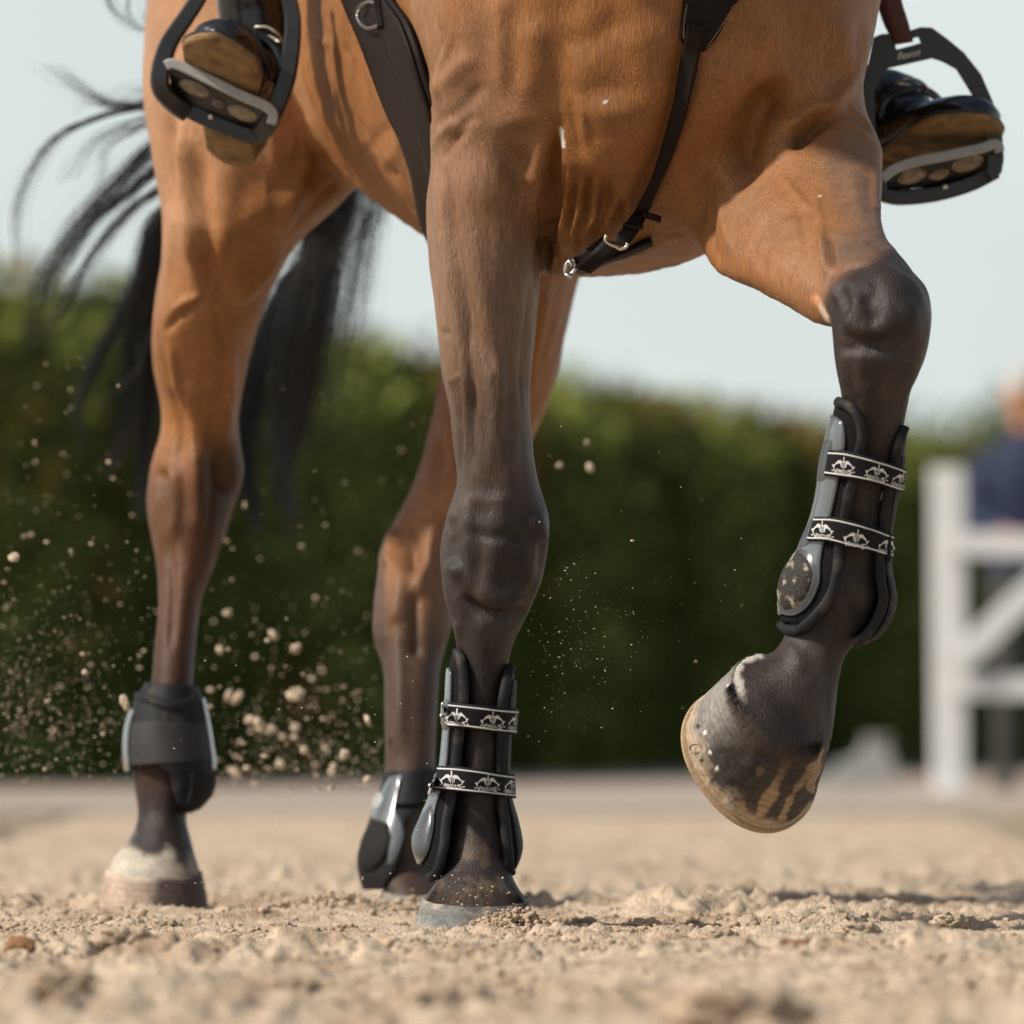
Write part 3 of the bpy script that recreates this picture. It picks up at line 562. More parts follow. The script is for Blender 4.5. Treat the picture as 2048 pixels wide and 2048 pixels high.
LHH, _ = hoof('hoof', [(772,1780,892,1782,9.865,.054,0,10),(766,1782,896,1786,9.862,.06,0,10),(762,1800,902,1804,9.858,.064,0,10),(756,1830,908,1832,9.855,.068,0,10)], lambda V, q: np.tile(np.array([.22, .20, .175]), (len(V), 1)), label='grey hoof partly hidden behind the standing foreleg')
# horseshoe under the lifted hoof, with its toe clip
th = np.linspace(-2.35, 2.35, 70)
rimp = LFHL.at(np.full(70, .70), th, -.0045) + (P(1497, 1517, 8.592) - P(1504, 1510, 8.584))
shoe = bar('horseshoe', rimp[::2], .0062, .0055, M['shoe'], LFH, n=90)
h, nn_ = cast(BVHTree.FromPolygons([Vector(p) for p in getv(LFH.data)], [list(p.vertices) for p in LFH.data.polygons]), 1392, 1497)
if h is not None:
    n_ = 14; ang = np.linspace(0, 2 * np.pi, n_, endpoint=False); T1 = np.cross(nn_, [0, 1, 0]); T1 /= np.linalg.norm(T1); T2 = np.cross(nn_, T1)
    pts = np.array([h + nn_ * .0018 + T1 * .0052 * math.cos(a) + T2 * .0082 * math.sin(a) for a in ang]); vv = np.vstack([pts, pts - nn_ * .003, [h + nn_ * .003]])
    mk('toe_clip', vv, [[i, (i + 1) % n_, 2 * n_] for i in range(n_)] + [[i + n_, (i + 1) % n_ + n_, (i + 1) % n_, i] for i in range(n_)], M['steel'], LFH)
# hair fringe over the coronets
def fringe(L, v0, th0, th1, count, ln, droop, mt, seed):
    r = np.random.default_rng(seed); V = []; Fc = []; o = 0
    th = r.uniform(th0, th1, count); vv = np.clip(v0 + r.normal(0, .012, count), 0, .999)
    a = L.at(vv, th, .0004); b = L.at(np.clip(vv + .02, 0, 1), th, .0004); out_ = L.at(vv, th, .006) - a
    d = b - a; d /= np.linalg.norm(d, axis=1, keepdims=True) + 1e-9; out_ /= np.linalg.norm(out_, axis=1, keepdims=True) + 1e-9
    l = ln * r.uniform(.5, 1.3, count); j = r.normal(0, .25, (count, 3))
    p0 = a; p1 = a + (d * .95 + out_ * .14 + j * .22) * l[:, None] * .5; p2 = p1 + (d * 1.0 + out_ * droop + j * .4) * l[:, None] * .5
    wv = np.cross(out_, d) * .0005
    V = np.stack([p0 - wv, p0 + wv, p1 + wv * .8, p1 - wv * .8, p2], 1).reshape(-1, 3)
    k = np.arange(count) * 5
    f = [[x, x + 1, x + 2, x + 3] for x in k] + [[x + 3, x + 2, x + 4] for x in k]
    o = mk('coronet_hair', V, f, mt, horse); o['kind'] = 'stuff'; return o
for v0_, s_ in ((.945, 1), (.955, 11), (.965, 21)): fringe(RF, v0_, -1.25, 1.25, 1500, .014, .05, M['fringe'], s_)
for v0_, s_ in ((.935, 2), (.95, 12), (.96, 22)): fringe(LF2, v0_, -1.0, 1.35, 1100, .012, .0, M['fringe'], s_)

# ------------------------------------------------------------------ tail
TG = [([(400,120),(297,203),(203,232),(120,268),(69,326),(36,399),(28,453),(34,525),(43,565)],26,3,10.7), ([(400,200),(320,215),(225,207),(174,178),(127,145),(91,130)],26,4,10.6), ([(400,180),(330,190),(260,200),(215,215),(160,215)],22,10,10.6),
 ([(420,200),(304,297),(254,348),(203,402),(163,449),(120,514),(87,565),(78,609),(65,663),(80,720)],90,6,10.65), ([(430,240),(312,341),(262,385),(203,428),(174,457),(130,520),(100,570),(90,610)],60,4,10.6),
 ([(430,280),(319,380),(275,409),(217,471),(163,551),(145,594),(109,645),(87,674),(85,740)],40,4,10.7), ([(440,330),(322,428),(301,471),(286,543),(262,600),(222,672),(192,727),(170,781),(156,836),(174,908)],210,9,10.6),
 ([(440,350),(322,453),(300,560),(275,630),(261,690),(266,752),(254,854),(232,915),(217,960)],220,11,10.65), ([(450,400),(330,480),(315,600),(300,690),(298,800),(290,880),(284,980),(278,1040)],300,9,10.7), ([(300,650),(268,740),(239,767),(192,817)],18,3,10.6),
 ([(207,-20),(232,29),(268,54),(300,64)],10,3,10.65), ([(256,-20),(256,30),(275,54),(300,60)],6,2,10.65), ([(298,-10),(290,30),(292,56)],6,2,10.65), ([(320,230),(230,262),(180,300),(140,360)],14,4,10.6), ([(320,240),(215,290),(196,345),(190,400)],8,3,10.6),
 ([(470,200),(690,375),(665,474),(648,598),(623,722),(599,826),(574,909),(565,971),(582,1033),(588,1087)],330,15,10.65), ([(470,240),(657,433),(623,515),(594,619),(574,722),(565,826),(559,900),(560,960)],420,17,10.6), ([(470,280),(632,474),(574,578),(532,681),(507,785),(491,867),(495,971),(512,1033),(520,1070)],420,15,10.65),
 ([(480,200),(719,400),(706,495),(690,598),(677,702),(665,785),(648,867)],70,11,10.7), ([(480,180),(741,379),(739,453),(723,557),(698,660),(681,764),(686,847),(698,921)],44,5,10.7), ([(640,520),(610,620),(590,720),(575,820)],260,18,10.62)]
V = []; Fs = []; o_ = 0
for line, cnt, spread, Yd in [(a, int(b * (1.6 if b > 150 else 2.0)), c * (1.0 if b > 150 else 2.6), d) for a, b, c, d in TG]:
    g = np.array([P(x, y, Yd) for x, y in line]); g = cr(g, 18); sp = spread / F * Yd
    t = np.linspace(0, 1, 18)
    for k in range(cnt):
        a = rng.normal(0, 1, 2); b = rng.normal(0, .55, 2); end = rng.uniform(.72, 1.03) if len(line) > 4 else 1.0
        env = (np.where(t < .5, .5 + t, 1 - .55 * (t - .5) * 2) if cnt > 130 else .5 + t) * (1 if rng.uniform() > .25 else 2.4)
        if k % 9 == 0: clump = rng.normal(0, .9, 2)
        a = a * .7 + clump * .7
        c = cr(g, 26) if False else g
        ph, fr = rng.uniform(0, 6.28), rng.uniform(.6, 2.2)
        dx = sp * (a[0] * env + b[0] * t + .35 * np.sin(ph + fr * 6.28 * t)); dy = sp * 1.6 * (a[1] * env + b[1] * t); dz = sp * .7 * np.sin(ph * 2 + fr * 5 * t); dx = dx + .0022 * t * np.sin(ph * 3 + fr * 14 * t)
        c = c + np.stack([dx, dy, dz], 1); m_ = max(6, int(18 * min(end, 1))); c = c[:m_]
        w = .00025 * np.linspace(1, .3, m_) * (1.25 if cnt < 130 else 1.1)
        Tn = np.gradient(c, axis=0); U = np.cross(Tn, [0, 1, 0]); U /= np.linalg.norm(U, axis=1, keepdims=True) + 1e-9
        D = np.array([0, 1, 0.]); r3 = np.stack([c + U * w[:, None], c - U * w[:, None] * .5 + D * w[:, None], c - U * w[:, None] * .5 - D * w[:, None]], 1)
        V.append(r3.reshape(-1, 3)); Fs.append(tube_faces(m_, 3) + o_); o_ += m_ * 3
tail = mk('tail', np.vstack(V), np.vstack(Fs), M['hair'], horse); tail['label'] = 'long black tail hair swinging behind the hind legs'
# ================================================================== leg boots
def curve_v(L, pts, lo=0., hi=1.):
    """pixel boundary -> function th(v)"""
    a = L.to_vt(pts); a = a[np.argsort(a[:, 0])]
    return lambda v: np.interp(v, a[:, 0], a[:, 1]), a[0, 0], a[-1, 0]
def wrap(name, L, vs, t0, t1, off, thick, m, mat_, parent, ot=None):
    """shell over loft L between th=t0(v) and th=t1(v)"""
    V = np.zeros((len(vs), m, 3)); N = np.zeros_like(V)
    for i, v_ in enumerate(vs):
        th = np.linspace(t0(v_), t1(v_), m); V[i] = L.at(np.full(m, v_), th, off); N[i] = L.at(np.full(m, v_), th, off + .01) - V[i]
    N /= np.linalg.norm(N, axis=-1, keepdims=True) + 1e-9
    return shell(name, V, N, thick, mat_, parent)
def rim(name, L, pts, r, mat_, parent, off=.002, n=80):
    a = L.to_vt(pts); a = cr(a, n); c = L.at(a[:, 0], a[:, 1], off)
    return tube(name, c, r * 1.12, mat_, parent, m=12, flat=.62)
def grid2(top, bot, n=40, m=7):
    t = cr(np.asarray(top, float), n); b = cr(np.asarray(bot, float), n); w = np.linspace(0, 1, m)[None, :, None]
    return t[:, None] * (1 - w) + b[:, None] * w

FONT = None
def text2d(s, bold=0.0):
    c = bpy.data.curves.new('t', 'FONT'); c.body = s; c.resolution_u = 2; c.offset = bold
    o = bpy.data.objects.new('t', c); S.collection.objects.link(o)
    dg = bpy.context.evaluated_depsgraph_get(); me = bpy.data.meshes.new_from_object(o.evaluated_get(dg)); v = getv(me); f = [list(p.vertices) for p in me.polygons]
    bpy.data.objects.remove(o); bpy.data.curves.remove(c); return v[:, :2], f
def decal_mesh(bvh, uv, f, cx, cy, rot, sx, sy, off):
    c, s = math.cos(rot), math.sin(rot); V = []; ok = []
    for u, w in uv:
        x = cx + (u * sx * c + w * sy * s); y = cy + (u * sx * s - w * sy * c); h, n = cast(bvh, x, y)
        if h is None: V.append((0, 0, 0)); ok.append(False)
        else:
            if n @ (h - CAM) > 0: n = -n
            V.append(h + n * off); ok.append(True)
    return np.array(V), [p for p in f if all(ok[i] for i in p)]
def emblem():
    """two leaping horses either side of a sword, the name below"""
    parts_ = []
    h = [(.10,.34),(.16,.47),(.28,.57),(.42,.55),(.55,.42),(.70,.22),(.84,.04),(.95,-.04),(1.0,.05),(1.04,.03),(.98,-.14),(.93,-.18),(.90,-.36),(.84,-.36),(.83,-.12),(.74,.02),(.58,.14),(.45,.22),(.34,.22),(.26,.14),(.20,-.18),(.14,-.18),(.18,.16),(.22,.30),(.14,.24)]
    import mathutils
    for sgn in (1, -1):
        p = [(x * sgn, y) for x, y in h]
        tri = mathutils.geometry.tessellate_polygon([[Vector((a, b, 0)) for a, b in p]])
        parts_.append((np.array(p), [list(t) for t in tri]))
    for x0, x1, y0, y1 in ((-.05, .05, .25, .95), (-.13, .13, .40, .46), (-.10, -.05, -.3, .25), (.05, .10, -.3, .25), (-1.05, -.86, -.62, -.53), (.86, 1.08, -.62, -.53)):
        parts_.append((np.array([(x0, y0), (x1, y0), (x1, y1), (x0, y1)]), [[0, 1, 2, 3]]))
    v, f = text2d('EREDU', .012); v = (v - [v[:, 0].min(), 0]); w = v[:, 0].max(); parts_.append((v * [.98 / w, .52] + [-.52, -.78], f))
    for ch, x0, x1 in (('V', -.86, -.50), ('S', .48, .82)):
        v, f = text2d(ch, .014); v = v - v.min(0); parts_.append((v / v.max(0) * [x1 - x0, .52] + [x0, -.86], f))
    return merge([(np.hstack([a, np.zeros((len(a), 1))]), b) for a, b in parts_])
EMB = emblem()
def strap(boot, bvh, top, bot, logos, sz, name='strap'):
    g = grid2(top, bot, 44, 9)
    s = patch(name, bvh, g, .0056, .0022, M['strap'], boot)
    for w0, w1 in ((.09, .15), (.85, .91)):
        t = np.asarray(g); gg = np.stack([t[:, 0] * (1 - w) + t[:, -1] * w for w in np.linspace(w0, w1, 3)], 1)
        patch('white_edging', bvh, gg, .0078, .0003, M['print'], s)
    for (x, y, rot, fs) in logos:
        v_, f_ = decal_mesh(bvh, EMB[0][:, :2], EMB[1], x, y, rot, sz * fs, sz * 1.0, .0081)
        if f_: mk('printed_emblem', v_, f_, M['print'], s, smooth=False)['kind'] = 'stuff'
    return s

# ---- lifted foreleg
BL = Loft([(1672,800,1815,826,8.53,.05),(1670,818,1813,848,8.535,.049),(1657,872,1808,905,8.54,.047),(1646,920,1800,952,8.548,.046),(1637,985,1787,1018,8.556,.046),(1624,1040,1779,1070,8.565,.047),(1602,1095,1778,1128,8.575,.05),
 (1575,1140,1785,1172,8.582,.056),(1562,1185,1788,1203,8.588,.06),(1562,1232,1776,1243,8.59,.058),(1570,1256,1752,1275,8.59,.054),(1580,1268,1725,1292,8.59,.05)], 90)
e1 = empty('tendon_boot', P(1680, 1290, 8.59)); tag(e1, 'open-front black and grey tendon boot strapped on the lifted foreleg', 'leg boot', 'leg boots on the forelegs')
kids = []
rimL = [(1677,803),(1692,808),(1708,822),(1721,844),(1725,869),(1720,900),(1706,959),(1697,992),(1690,1032),(1679,1087),(1675,1129),(1669,1169),(1655,1200),(1633,1231),(1614,1250),(1596,1261),(1577,1259),(1566,1248)]
rimR = [(1806,854),(1798,880),(1790,905),(1783,950),(1772,995),(1766,1048),(1758,1100),(1757,1124),(1759,1157),(1763,1194),(1755,1227),(1736,1261),(1704,1289)]
tL, a0, a1 = curve_v(BL, rimL); tR, b0, b1 = curve_v(BL, rimR)
vs = np.linspace(a0, min(a1, .97), 60)
kids.append(wrap('lining', BL, vs, tL, lambda v_: -math.pi * 1.02, -.004, .005, 30, M['mesh'], None))
vs2 = np.linspace(b0, min(b1, .985), 60)
kids.append(wrap('inner_lining', BL, vs2, tR, lambda v_: math.pi * .98, -.004, .005, 24, M['neoprene'], None))
kids.append(rim('padded_rim', BL, rimL, .0052, M['neoprene'], None)); kids.append(rim('padded_rim', BL, rimR, .0050, M['neoprene'], None))
she = [(1670,834),(1682,842),(1690,856),(1691,895),(1677,959),(1663,1029),(1649,1087),(1643,1115),(1639,1157),(1633,1185),(1619,1210),(1598,1226),(1580,1230),(1566,1222)]
tS, c0, c1 = curve_v(BL, she)
kids.append(wrap('shell', BL, np.linspace(c0, c1, 56), tS, lambda v_: -math.pi * .9, .0015, .0022, 26, M['tpu2'], None))
kids.append(rim('shell_edge', BL, she, .0012, M['tpu'], None, off=.003))
kids.append(wrap('inner_shell', BL, np.linspace(.2, .93, 40), lambda v_: tR(v_) + .22, lambda v_: math.pi * .9, .0015, .002, 20, M['neoprene'], None))
bb = BL.bvh()
def oval(name, bvh, poly, off, thick, mt, parent, dome=0.0, rings=7):
    p = cr(np.vstack([poly, poly[:1]]), 49)[:-1]; c = p.mean(0); V = []; N = []
    for k in range(rings + 1):
        w = 1 - k / rings
        for x, y in c + (p - c) * w:
            h, n = cast(bvh, x, y)
            if h is None:
                for w2 in np.linspace(.97, .5, 20):
                    h, n = cast(bvh, *(c + (np.array([x, y]) - c) * w2))
                    if h is not None: break
                if h is None: h, n = V[-1] if V else P(x, y, 8.6), np.array([0, -1., 0])
            if n @ (h - CAM) > 0: n = -n
            V.append(h + n * (off + thick * (0 if k == 0 else 1) + dome * (1 - w * w))); N.append(n)
    f = [list(q) for q in tube_faces(rings + 1, 48)]
    return mk(name, np.array(V), f, mt, parent)
pad = [(1599,1106),(1615,1115),(1627,1138),(1628,1157),(1618,1188),(1596,1213),(1578,1219),(1566,1208),(1563,1190),(1566,1165),(1578,1135)]
fr = [(1602,1096),(1622,1107),(1636,1136),(1636,1160),(1624,1196),(1600,1222),(1578,1228),(1564,1218),(1562,1190),(1565,1160),(1576,1128)]
kids.append(oval('pad_surround', bb, fr, .0036, .0014, M['tpu'], None)); kids.append(oval('strike_pad', bb, pad, .0052, .0016, M['pad'], None, dome=.004))
for top, tabq in (([(1652,884),(1668,881),(1668,905),(1660,953),(1640,962),(1642,930)], 0), ([(1628,1040),(1642,1036),(1634,1068),(1622,1090),(1602,1097),(1612,1068)], 1)):
    kids.append(oval('strap_keeper', bb, top, .0040, .0016, M['tpu'], None, rings=3))
kids.append(strap(None, bb, [(1668,900),(1697,900),(1736,909),(1772,921),(1801,935)], [(1659,951),(1691,955),(1719,959),(1752,967),(1790,982)], [(1693,930,.08,.95),(1750,942,.25,1.0),(1790,957,.35,.75)], 19.5))
kids.append(strap(None, bb, [(1640,1035),(1671,1033),(1708,1040),(1741,1051),(1775,1068)], [(1624,1084),(1660,1083),(1697,1092),(1736,1101),(1773,1116)], [(1653,1060,.05,.9),(1711,1075,.2,1.05),(1763,1090,.33,.68)], 20.5))
for p0, p1 in (((1803,930),(1792,985)), ((1777,1066),(1776,1118))): kids.append(bar('strap_end', [P(*p0, 8.545), P((p0[0]+p1[0])/2, (p0[1]+p1[1])/2, 8.545), P(*p1, 8.55)], .0028, .010, M['strap'], None, n=6))
adopt(e1, *kids)

# ---- standing foreleg
BR = Loft([(912,1296,1014,1312,9.0,.045),(905,1310,1019,1326,9.0,.045),(898,1345,1027,1352,9.0,.046),(895,1400,1026,1403,9.0,.046),(890,1470,1018,1470,9.008,.046),(882,1540,1015,1540,9.012,.047),(864,1590,1019,1594,9.018,.051),
 (846,1633,1031,1637,9.02,.058),(830,1672,1040,1680,9.02,.062),(832,1704,1038,1708,9.012,.06),(845,1737,1028,1735,9.005,.056),(858,1759,1016,1750,9.0,.05)], 90)
e2 = empty('tendon_boot', P(960, 1758, 9.0)); tag(e2, 'open-front black tendon boot on the standing foreleg, above the sunken hoof', 'leg boot', 'leg boots on the forelegs'); kids = []
rimL = [(917,1301),(924,1320),(928,1351),(928,1401),(920,1465),(915,1519),(906,1586),(896,1637),(890,1687),(881,1728),(871,1750),(860,1757)]
rimR = [(1017,1331),(1012,1352),(1007,1385),(1003,1408),(1000,1486),(998,1536),(1003,1613),(1011,1687),(1015,1735),(1018,1746)]
tL, a0, a1 = curve_v(BR, rimL); tR, b0, b1 = curve_v(BR, rimR)
kids.append(wrap('lining', BR, np.linspace(a0, min(a1, .985), 60), tL, lambda v_: -math.pi * 1.02, -.004, .005, 30, M['mesh'], None))
kids.append(wrap('inner_lining', BR, np.linspace(b0, min(b1, .985), 60), tR, lambda v_: math.pi * .98, -.004, .005, 24, M['neoprene'], None))
kids.append(rim('padded_rim', BR, rimL, .0055, M['neoprene'], None)); kids.append(rim('padded_rim', BR, rimR, .0055, M['neoprene'], None))
she = [(903,1335),(906,1352),(905,1401),(902,1465),(898,1519),(888,1570),(875,1610),(866,1650),(860,1690),(853,1715),(845,1728)]
tS, c0, c1 = curve_v(BR, she)
kids.append(wrap('shell', BR, np.linspace(c0, c1, 56), tS, lambda v_: -math.pi * .9, .0015, .0022, 26, M['tpu2'], None)); kids.append(rim('shell_edge', BR, she, .0013, M['tpu'], None, off=.003))
kids.append(wrap('inner_shell', BR, np.linspace(.2, .93, 40), lambda v_: tR(v_) + .25, lambda v_: math.pi * .9, .0015, .002, 20, M['neoprene'], None))
bb = BR.bvh()
kids.append(oval('pad_surround', bb, [(846,1636),(866,1612),(872,1640),(866,1680),(856,1712),(840,1716),(832,1700),(831,1672)], .0034, .0018, M['tpu'], None, dome=.003))
for poly in ([(889,1400),(904,1398),(908,1412),(905,1450),(897,1461),(888,1452)], [(870,1560),(886,1538),(892,1545),(884,1580),(868,1588),(858,1592)]):
    k_ = oval('strap_keeper', bb, poly, .0040, .0022, M['tpu'], None, rings=3); kids.append(k_)
for a in (((886,1405),(885,1428),(887,1452)), ((868,1568),(862,1578),(858,1590))): kids.append(tube('buckle', [P(x, y, 8.995) for x, y in a], .0022, M['steel'], None, n=12))
for p in ((884, 1431), (861, 1571)): kids.append(tube('stud', [P(p[0], p[1], 8.992), P(p[0] - 1, p[1], 8.984)], [.003, .0022], M['steel'], None, n=4))
kids.append(strap(None, bb, [(908,1404),(940,1407),(980,1411),(1005,1414),(1025,1416)], [(905,1454),(940,1456),(980,1462),(1002,1465),(1020,1468)], [(922,1434,.04,.95),(980,1438,.06,1.0),(1018,1443,.1,.6)], 19.5))
kids.append(strap(None, bb, [(888,1533),(920,1533),(960,1538),(990,1544),(1016,1549)], [(878,1583),(920,1585),(960,1589),(990,1593),(1020,1599)], [(911,1561,.03,1.0),(970,1565,.08,1.0),(1012,1572,.15,.65)], 20.0))
adopt(e2, *kids)

# ---- hind boots
BH = Loft([(297,1362,390,1370,9.985,.05),(276,1400,403,1402,9.98,.055),(258,1450,413,1450,9.978,.06),(254,1500,420,1495,9.975,.064),(257,1540,424,1530,9.972,.065),(268,1580,420,1580,9.968,.06),(285,1620,398,1612,9.96,.055),(300,1640,376,1630,9.96,.045)], 70)
e3 = empty('fetlock_boot', P(340, 1630, 9.97)); tag(e3, 'grey fetlock boot on the blurred hind leg with the white coronet', 'leg boot', 'leg boots on the hind legs'); kids = []
bd, h0, h1 = curve_v(BH, [(255,1508),(275,1516),(308,1527),(338,1545),(345,1580),(355,1609),(373,1625)])
def low(v_): return -math.pi / 2 if v_ < h0 else bd(v_)
kids.append(wrap('lining', BH, np.linspace(.01, .97, 60), lambda v_: -math.pi + .01 if v_ < h0 else bd(v_), lambda v_: math.pi, 0, .003, 60, M['neoprene'], None))
kids.append(wrap('shell', BH, np.linspace(.2, .58, 30), lambda v_: -1.9, lambda v_: -1.05, .0035, .002, 14, M['tpu2'], None)); kids.append(wrap('shell', BH, np.linspace(.12, .6, 30), lambda v_: 1.2, lambda v_: 2.2, .0035, .002, 14, M['tpu2'], None))
kids.append(wrap('front_strap', BH, np.linspace(.27, .54, 30), lambda v_: -1.0, lambda v_: 1.15, .0030, .0012, 20, M['greyneo'], None))
kids.append(rim('padded_rim', BH, [(275,1386),(300,1398),(330,1412),(360,1412),(392,1394)], .006, M['neoprene'], None)); kids.append(wrap('strike_pad', BH, np.linspace(.62, .93, 24), lambda v_: max(bd(v_) + .15, .5), lambda v_: 2.4, .0035, .003, 14, M['padd'], None))
adopt(e3, *kids)
BJ = Loft([(776,1540,876,1536,9.93,.05),(766,1575,878,1570,9.928,.054),(748,1625,880,1620,9.92,.058),(730,1675,882,1670,9.912,.062),(719,1712,880,1705,9.906,.064),(722,1750,868,1742,9.90,.06),(732,1785,850,1780,9.895,.052)], 70)
e4 = empty('fetlock_boot', P(790, 1785, 9.9)); tag(e4, 'fetlock boot with grey panel and black pad on hind leg behind the standing foreleg', 'leg boot', 'leg boots on the hind legs'); kids = []
bd2, h0, h1 = curve_v(BJ, [(860,1612),(838,1618),(812,1637),(808,1671),(798,1721),(785,1748),(764,1784)])
kids.append(wrap('lining', BJ, np.linspace(.01, .97, 60), lambda v_: math.pi - .01 if v_ < h0 else bd2(v_), lambda v_: -math.pi, 0, .003, 60, M['neoprene'], None))
bb = BJ.bvh()
kids.append(oval('shell', bb, [(782,1556),(806,1552),(800,1580),(794,1620),(806,1650),(806,1680),(790,1720),(778,1728),(786,1690),(780,1655),(752,1640),(748,1630),(764,1590)], .0032, .0025, M['tpu2'], None))
kids.append(oval('strike_pad', bb, [(750,1645),(778,1650),(788,1672),(780,1705),(760,1735),(738,1745),(724,1738),(722,1710),(732,1672)], .0032, .003, M['padd'], None, dome=.003))
kids.append(oval('strap_keeper', bb, [(756,1592),(768,1588),(772,1600),(762,1620),(752,1616)], .006, .002, M['band'], None, rings=3))
adopt(e4, *kids)

# ================================================================== tack
BBV = BVHTree.FromPolygons([Vector(p) for p in BODY[0]], BODY[1])
gl = [(690,-30),(697,0),(712,37),(725,65),(737,94),(754,139),(769,179),(789,229),(807,263),(821,303),(834,343),(841,385),(848,427),(858,460),(880,500),(930,520)]
gr = [(780,-30),(795,0),(822,37),(838,75),(850,110),(862,150),(875,190),(888,230),(900,270),(908,310),(914,345),(920,385),(926,420),(935,450),(950,480),(975,500)]
gp = empty('girth', P(760, 200, 9.5)); tag(gp, 'dark brown leather girth strap with steel ring round the belly', 'girth')
g1 = patch('strap', BBV, grid2(gl, gr, 60, 12), .004, .006, M['leather'], None)
mid = grid2(gl, gr, 60, 12); g2 = patch('top_strap', BBV, np.stack([mid[:, 0] * (1 - w) + mid[:, -1] * w for w in np.linspace(.52, .95, 7)], 1), .0105, .004, M['leather'], None)
h, nn_ = cast(BBV, 765, 25); Yd = h[1] - .03
ring_at = lambda x, y: (lambda r: r[0] + r[1] * (.018 if r[1] @ (r[0] - CAM) < 0 else -.018))(cast(BBV, x, y))
g3 = tube('steel_ring', [ring_at(x, y) for x, y in [(784,5),(766,4),(749,14),(744,27),(749,43),(762,53),(776,52),(790,45)]], .0023, M['steel'], None, n=40)
g4 = bar('ring_loop', [ring_at(783,-2), ring_at(786,25), ring_at(791,52)], .004, .004, M['leather'], None, n=8)
g5 = patch('belly_strap', BBV, grid2([(1120,505),(1170,512),(1220,505),(1262,486),(1300,470)], [(1112,520),(1165,534),(1214,514),(1262,498),(1305,478)], 24, 5), .003, .006, M['leather'], None)
adopt(gp, g1, g2, g3, g4, g5)

bp_ = empty('breastplate', P(1350, 200, 8.85)); tag(bp_, 'dark brown leather breastplate strap with buckle running down the chest between the forelegs', 'breastplate')
pl = grid2([(1368,-40),(1365,0),(1360,40),(1356,72),(1362,84)], [(1495,-40),(1470,0),(1452,29),(1432,70),(1408,102)], 24, 12)
k1 = patch('chest_pad', HB, pl, .003, .006, M['leather'], None)
stl = [(1374,45),(1370,75),(1362,109),(1347,199),(1333,254),(1318,308),(1300,362),(1276,409),(1262,432)]; strr = [(1409,52),(1405,85),(1398,120),(1380,199),(1365,254),(1347,308),(1322,366),(1304,409),(1293,434)]
gs = grid2(stl, strr, 60, 6); Yg_ = np.array([[(lambda h: h[1] if h is not None else np.nan)(cast(HB, *p)[0]) for p in r] for r in gs]); Ym = np.nanmin(Yg_, 1)
Yl = np.nanmin(np.stack([Yg_[:, 0], Yg_[:, 1], Yg_[:, 2]]), 0); Yr = np.nanmin(np.stack([Yg_[:, 5], Yg_[:, 4], Yg_[:, 3]]), 0); ker = np.ones(13) / 13
sm_ = lambda a: np.convolve(np.pad(a, 6, 'edge'), ker, 'valid')
Yl, Yr = sm_(Yl) - .011, sm_(Yr) - .011; w_ = np.linspace(0, 1, 6)
Vst = np.array([[P(*gs[i, j], Yl[i] * (1 - w_[j]) + Yr[i] * w_[j]) for j in range(6)] for i in range(60)]); Nst = np.zeros_like(Vst); Nst[..., 1] = -1
k2 = shell('strap', Vst, Nst, .0035, M['leather'], None)
st_ = []
for line in ([(1371,8),(1366,40),(1363,72)], [(1462,8),(1444,40),(1424,72),(1412,92)]):
    p = cr(np.array(line, float), 40)
    for a, b in zip(p[:-1:2], p[1::2]):
        A, na = cast(HB, *a); B, nb = cast(HB, *b)
        if A is not None and B is not None: st_.append(tube(None, [A + na * .0093, B + nb * .0093], .0006, None, None, m=5))
k3 = mk('stitching', *merge(st_), M['stitch'], None); k3['kind'] = 'stuff'
hit = [cast(HB, x, y)[0] for x, y in ((1276, 430), (1240, 480))]; Y0 = (hit[0][1] if hit[0] is not None else 9.1) - .02
def ribbon(name, L, R, Ys, thick, mt):
    L = cr(np.array([P(x, y, Y) for (x, y), Y in zip(L, Ys)]), 20); R = cr(np.array([P(x, y, Y) for (x, y), Y in zip(R, Ys)]), 20)
    w = np.linspace(0, 1, 4)[None, :, None]; V = L[:, None] * (1 - w) + R[:, None] * w; N = np.zeros_like(V); N[..., 1] = -1
    return shell(name, V, N, thick, mt, None)
k4 = ribbon('buckle_strap', [(1262,430),(1245,455),(1221,486)], [(1294,432),(1278,462),(1255,494)], [Y0, Y0 - .01, Y0 - .015], .004, M['leather'])
k5 = ribbon('lower_strap', [(1208,480),(1180,508),(1148,535)], [(1241,499),(1212,522),(1181,548)], [Y0 - .012, Y0 - .012, Y0 + .01], .004, M['leather'])
k6 = ribbon('strap_underlayer', [(1206,472),(1180,492),(1146,517)], [(1222,486),(1190,512),(1150,535)], [Y0 + .01, Y0 + .01, Y0 + .02], .004, M['leather'])
k7 = tube('buckle', [P(x, y, Y0 - .022) for x, y in [(1213,470),(1210,480),(1218,488),(1232,494),(1240,498),(1252,494),(1255,486)]], .0021, M['brass'], None, n=30)
k8 = ribbon('keeper', [(1266,432),(1262,440)], [(1293,437),(1290,445)], [Y0 - .02, Y0 - .02], .003, M['brass']) if False else tube('keeper', [P(x, y, Y0 - .018) for x, y in [(1246,448),(1265,453),(1286,455)]], .0028, M['leather'], None, n=10)
k9 = tube('strap_tip', [P(x, y, Y0 - .005) for x, y in [(1285,428),(1305,434),(1322,439)]], .004, M['leather'], None, n=8, flat=.5)
k10 = merge([tube(None, [P(x, y, Y0 + .012) for x, y in [(1146,519),(1136,524),(1129,538),(1132,550),(1143,547),(1150,535)]], .0024, None, None, n=24, close=True), tube(None, [P(1129,550,Y0+.01), P(1145,553,Y0+.01)], .003, None, None), tube(None, [P(1136,522,Y0+.01), P(1146,530,Y0+.01)], .0035, None, None)])
k10 = mk('snap_hook', *k10, M['steel'], None)
adopt(bp_, k1, k2, k3, k4, k5, k6, k7, k8, k9, k10)

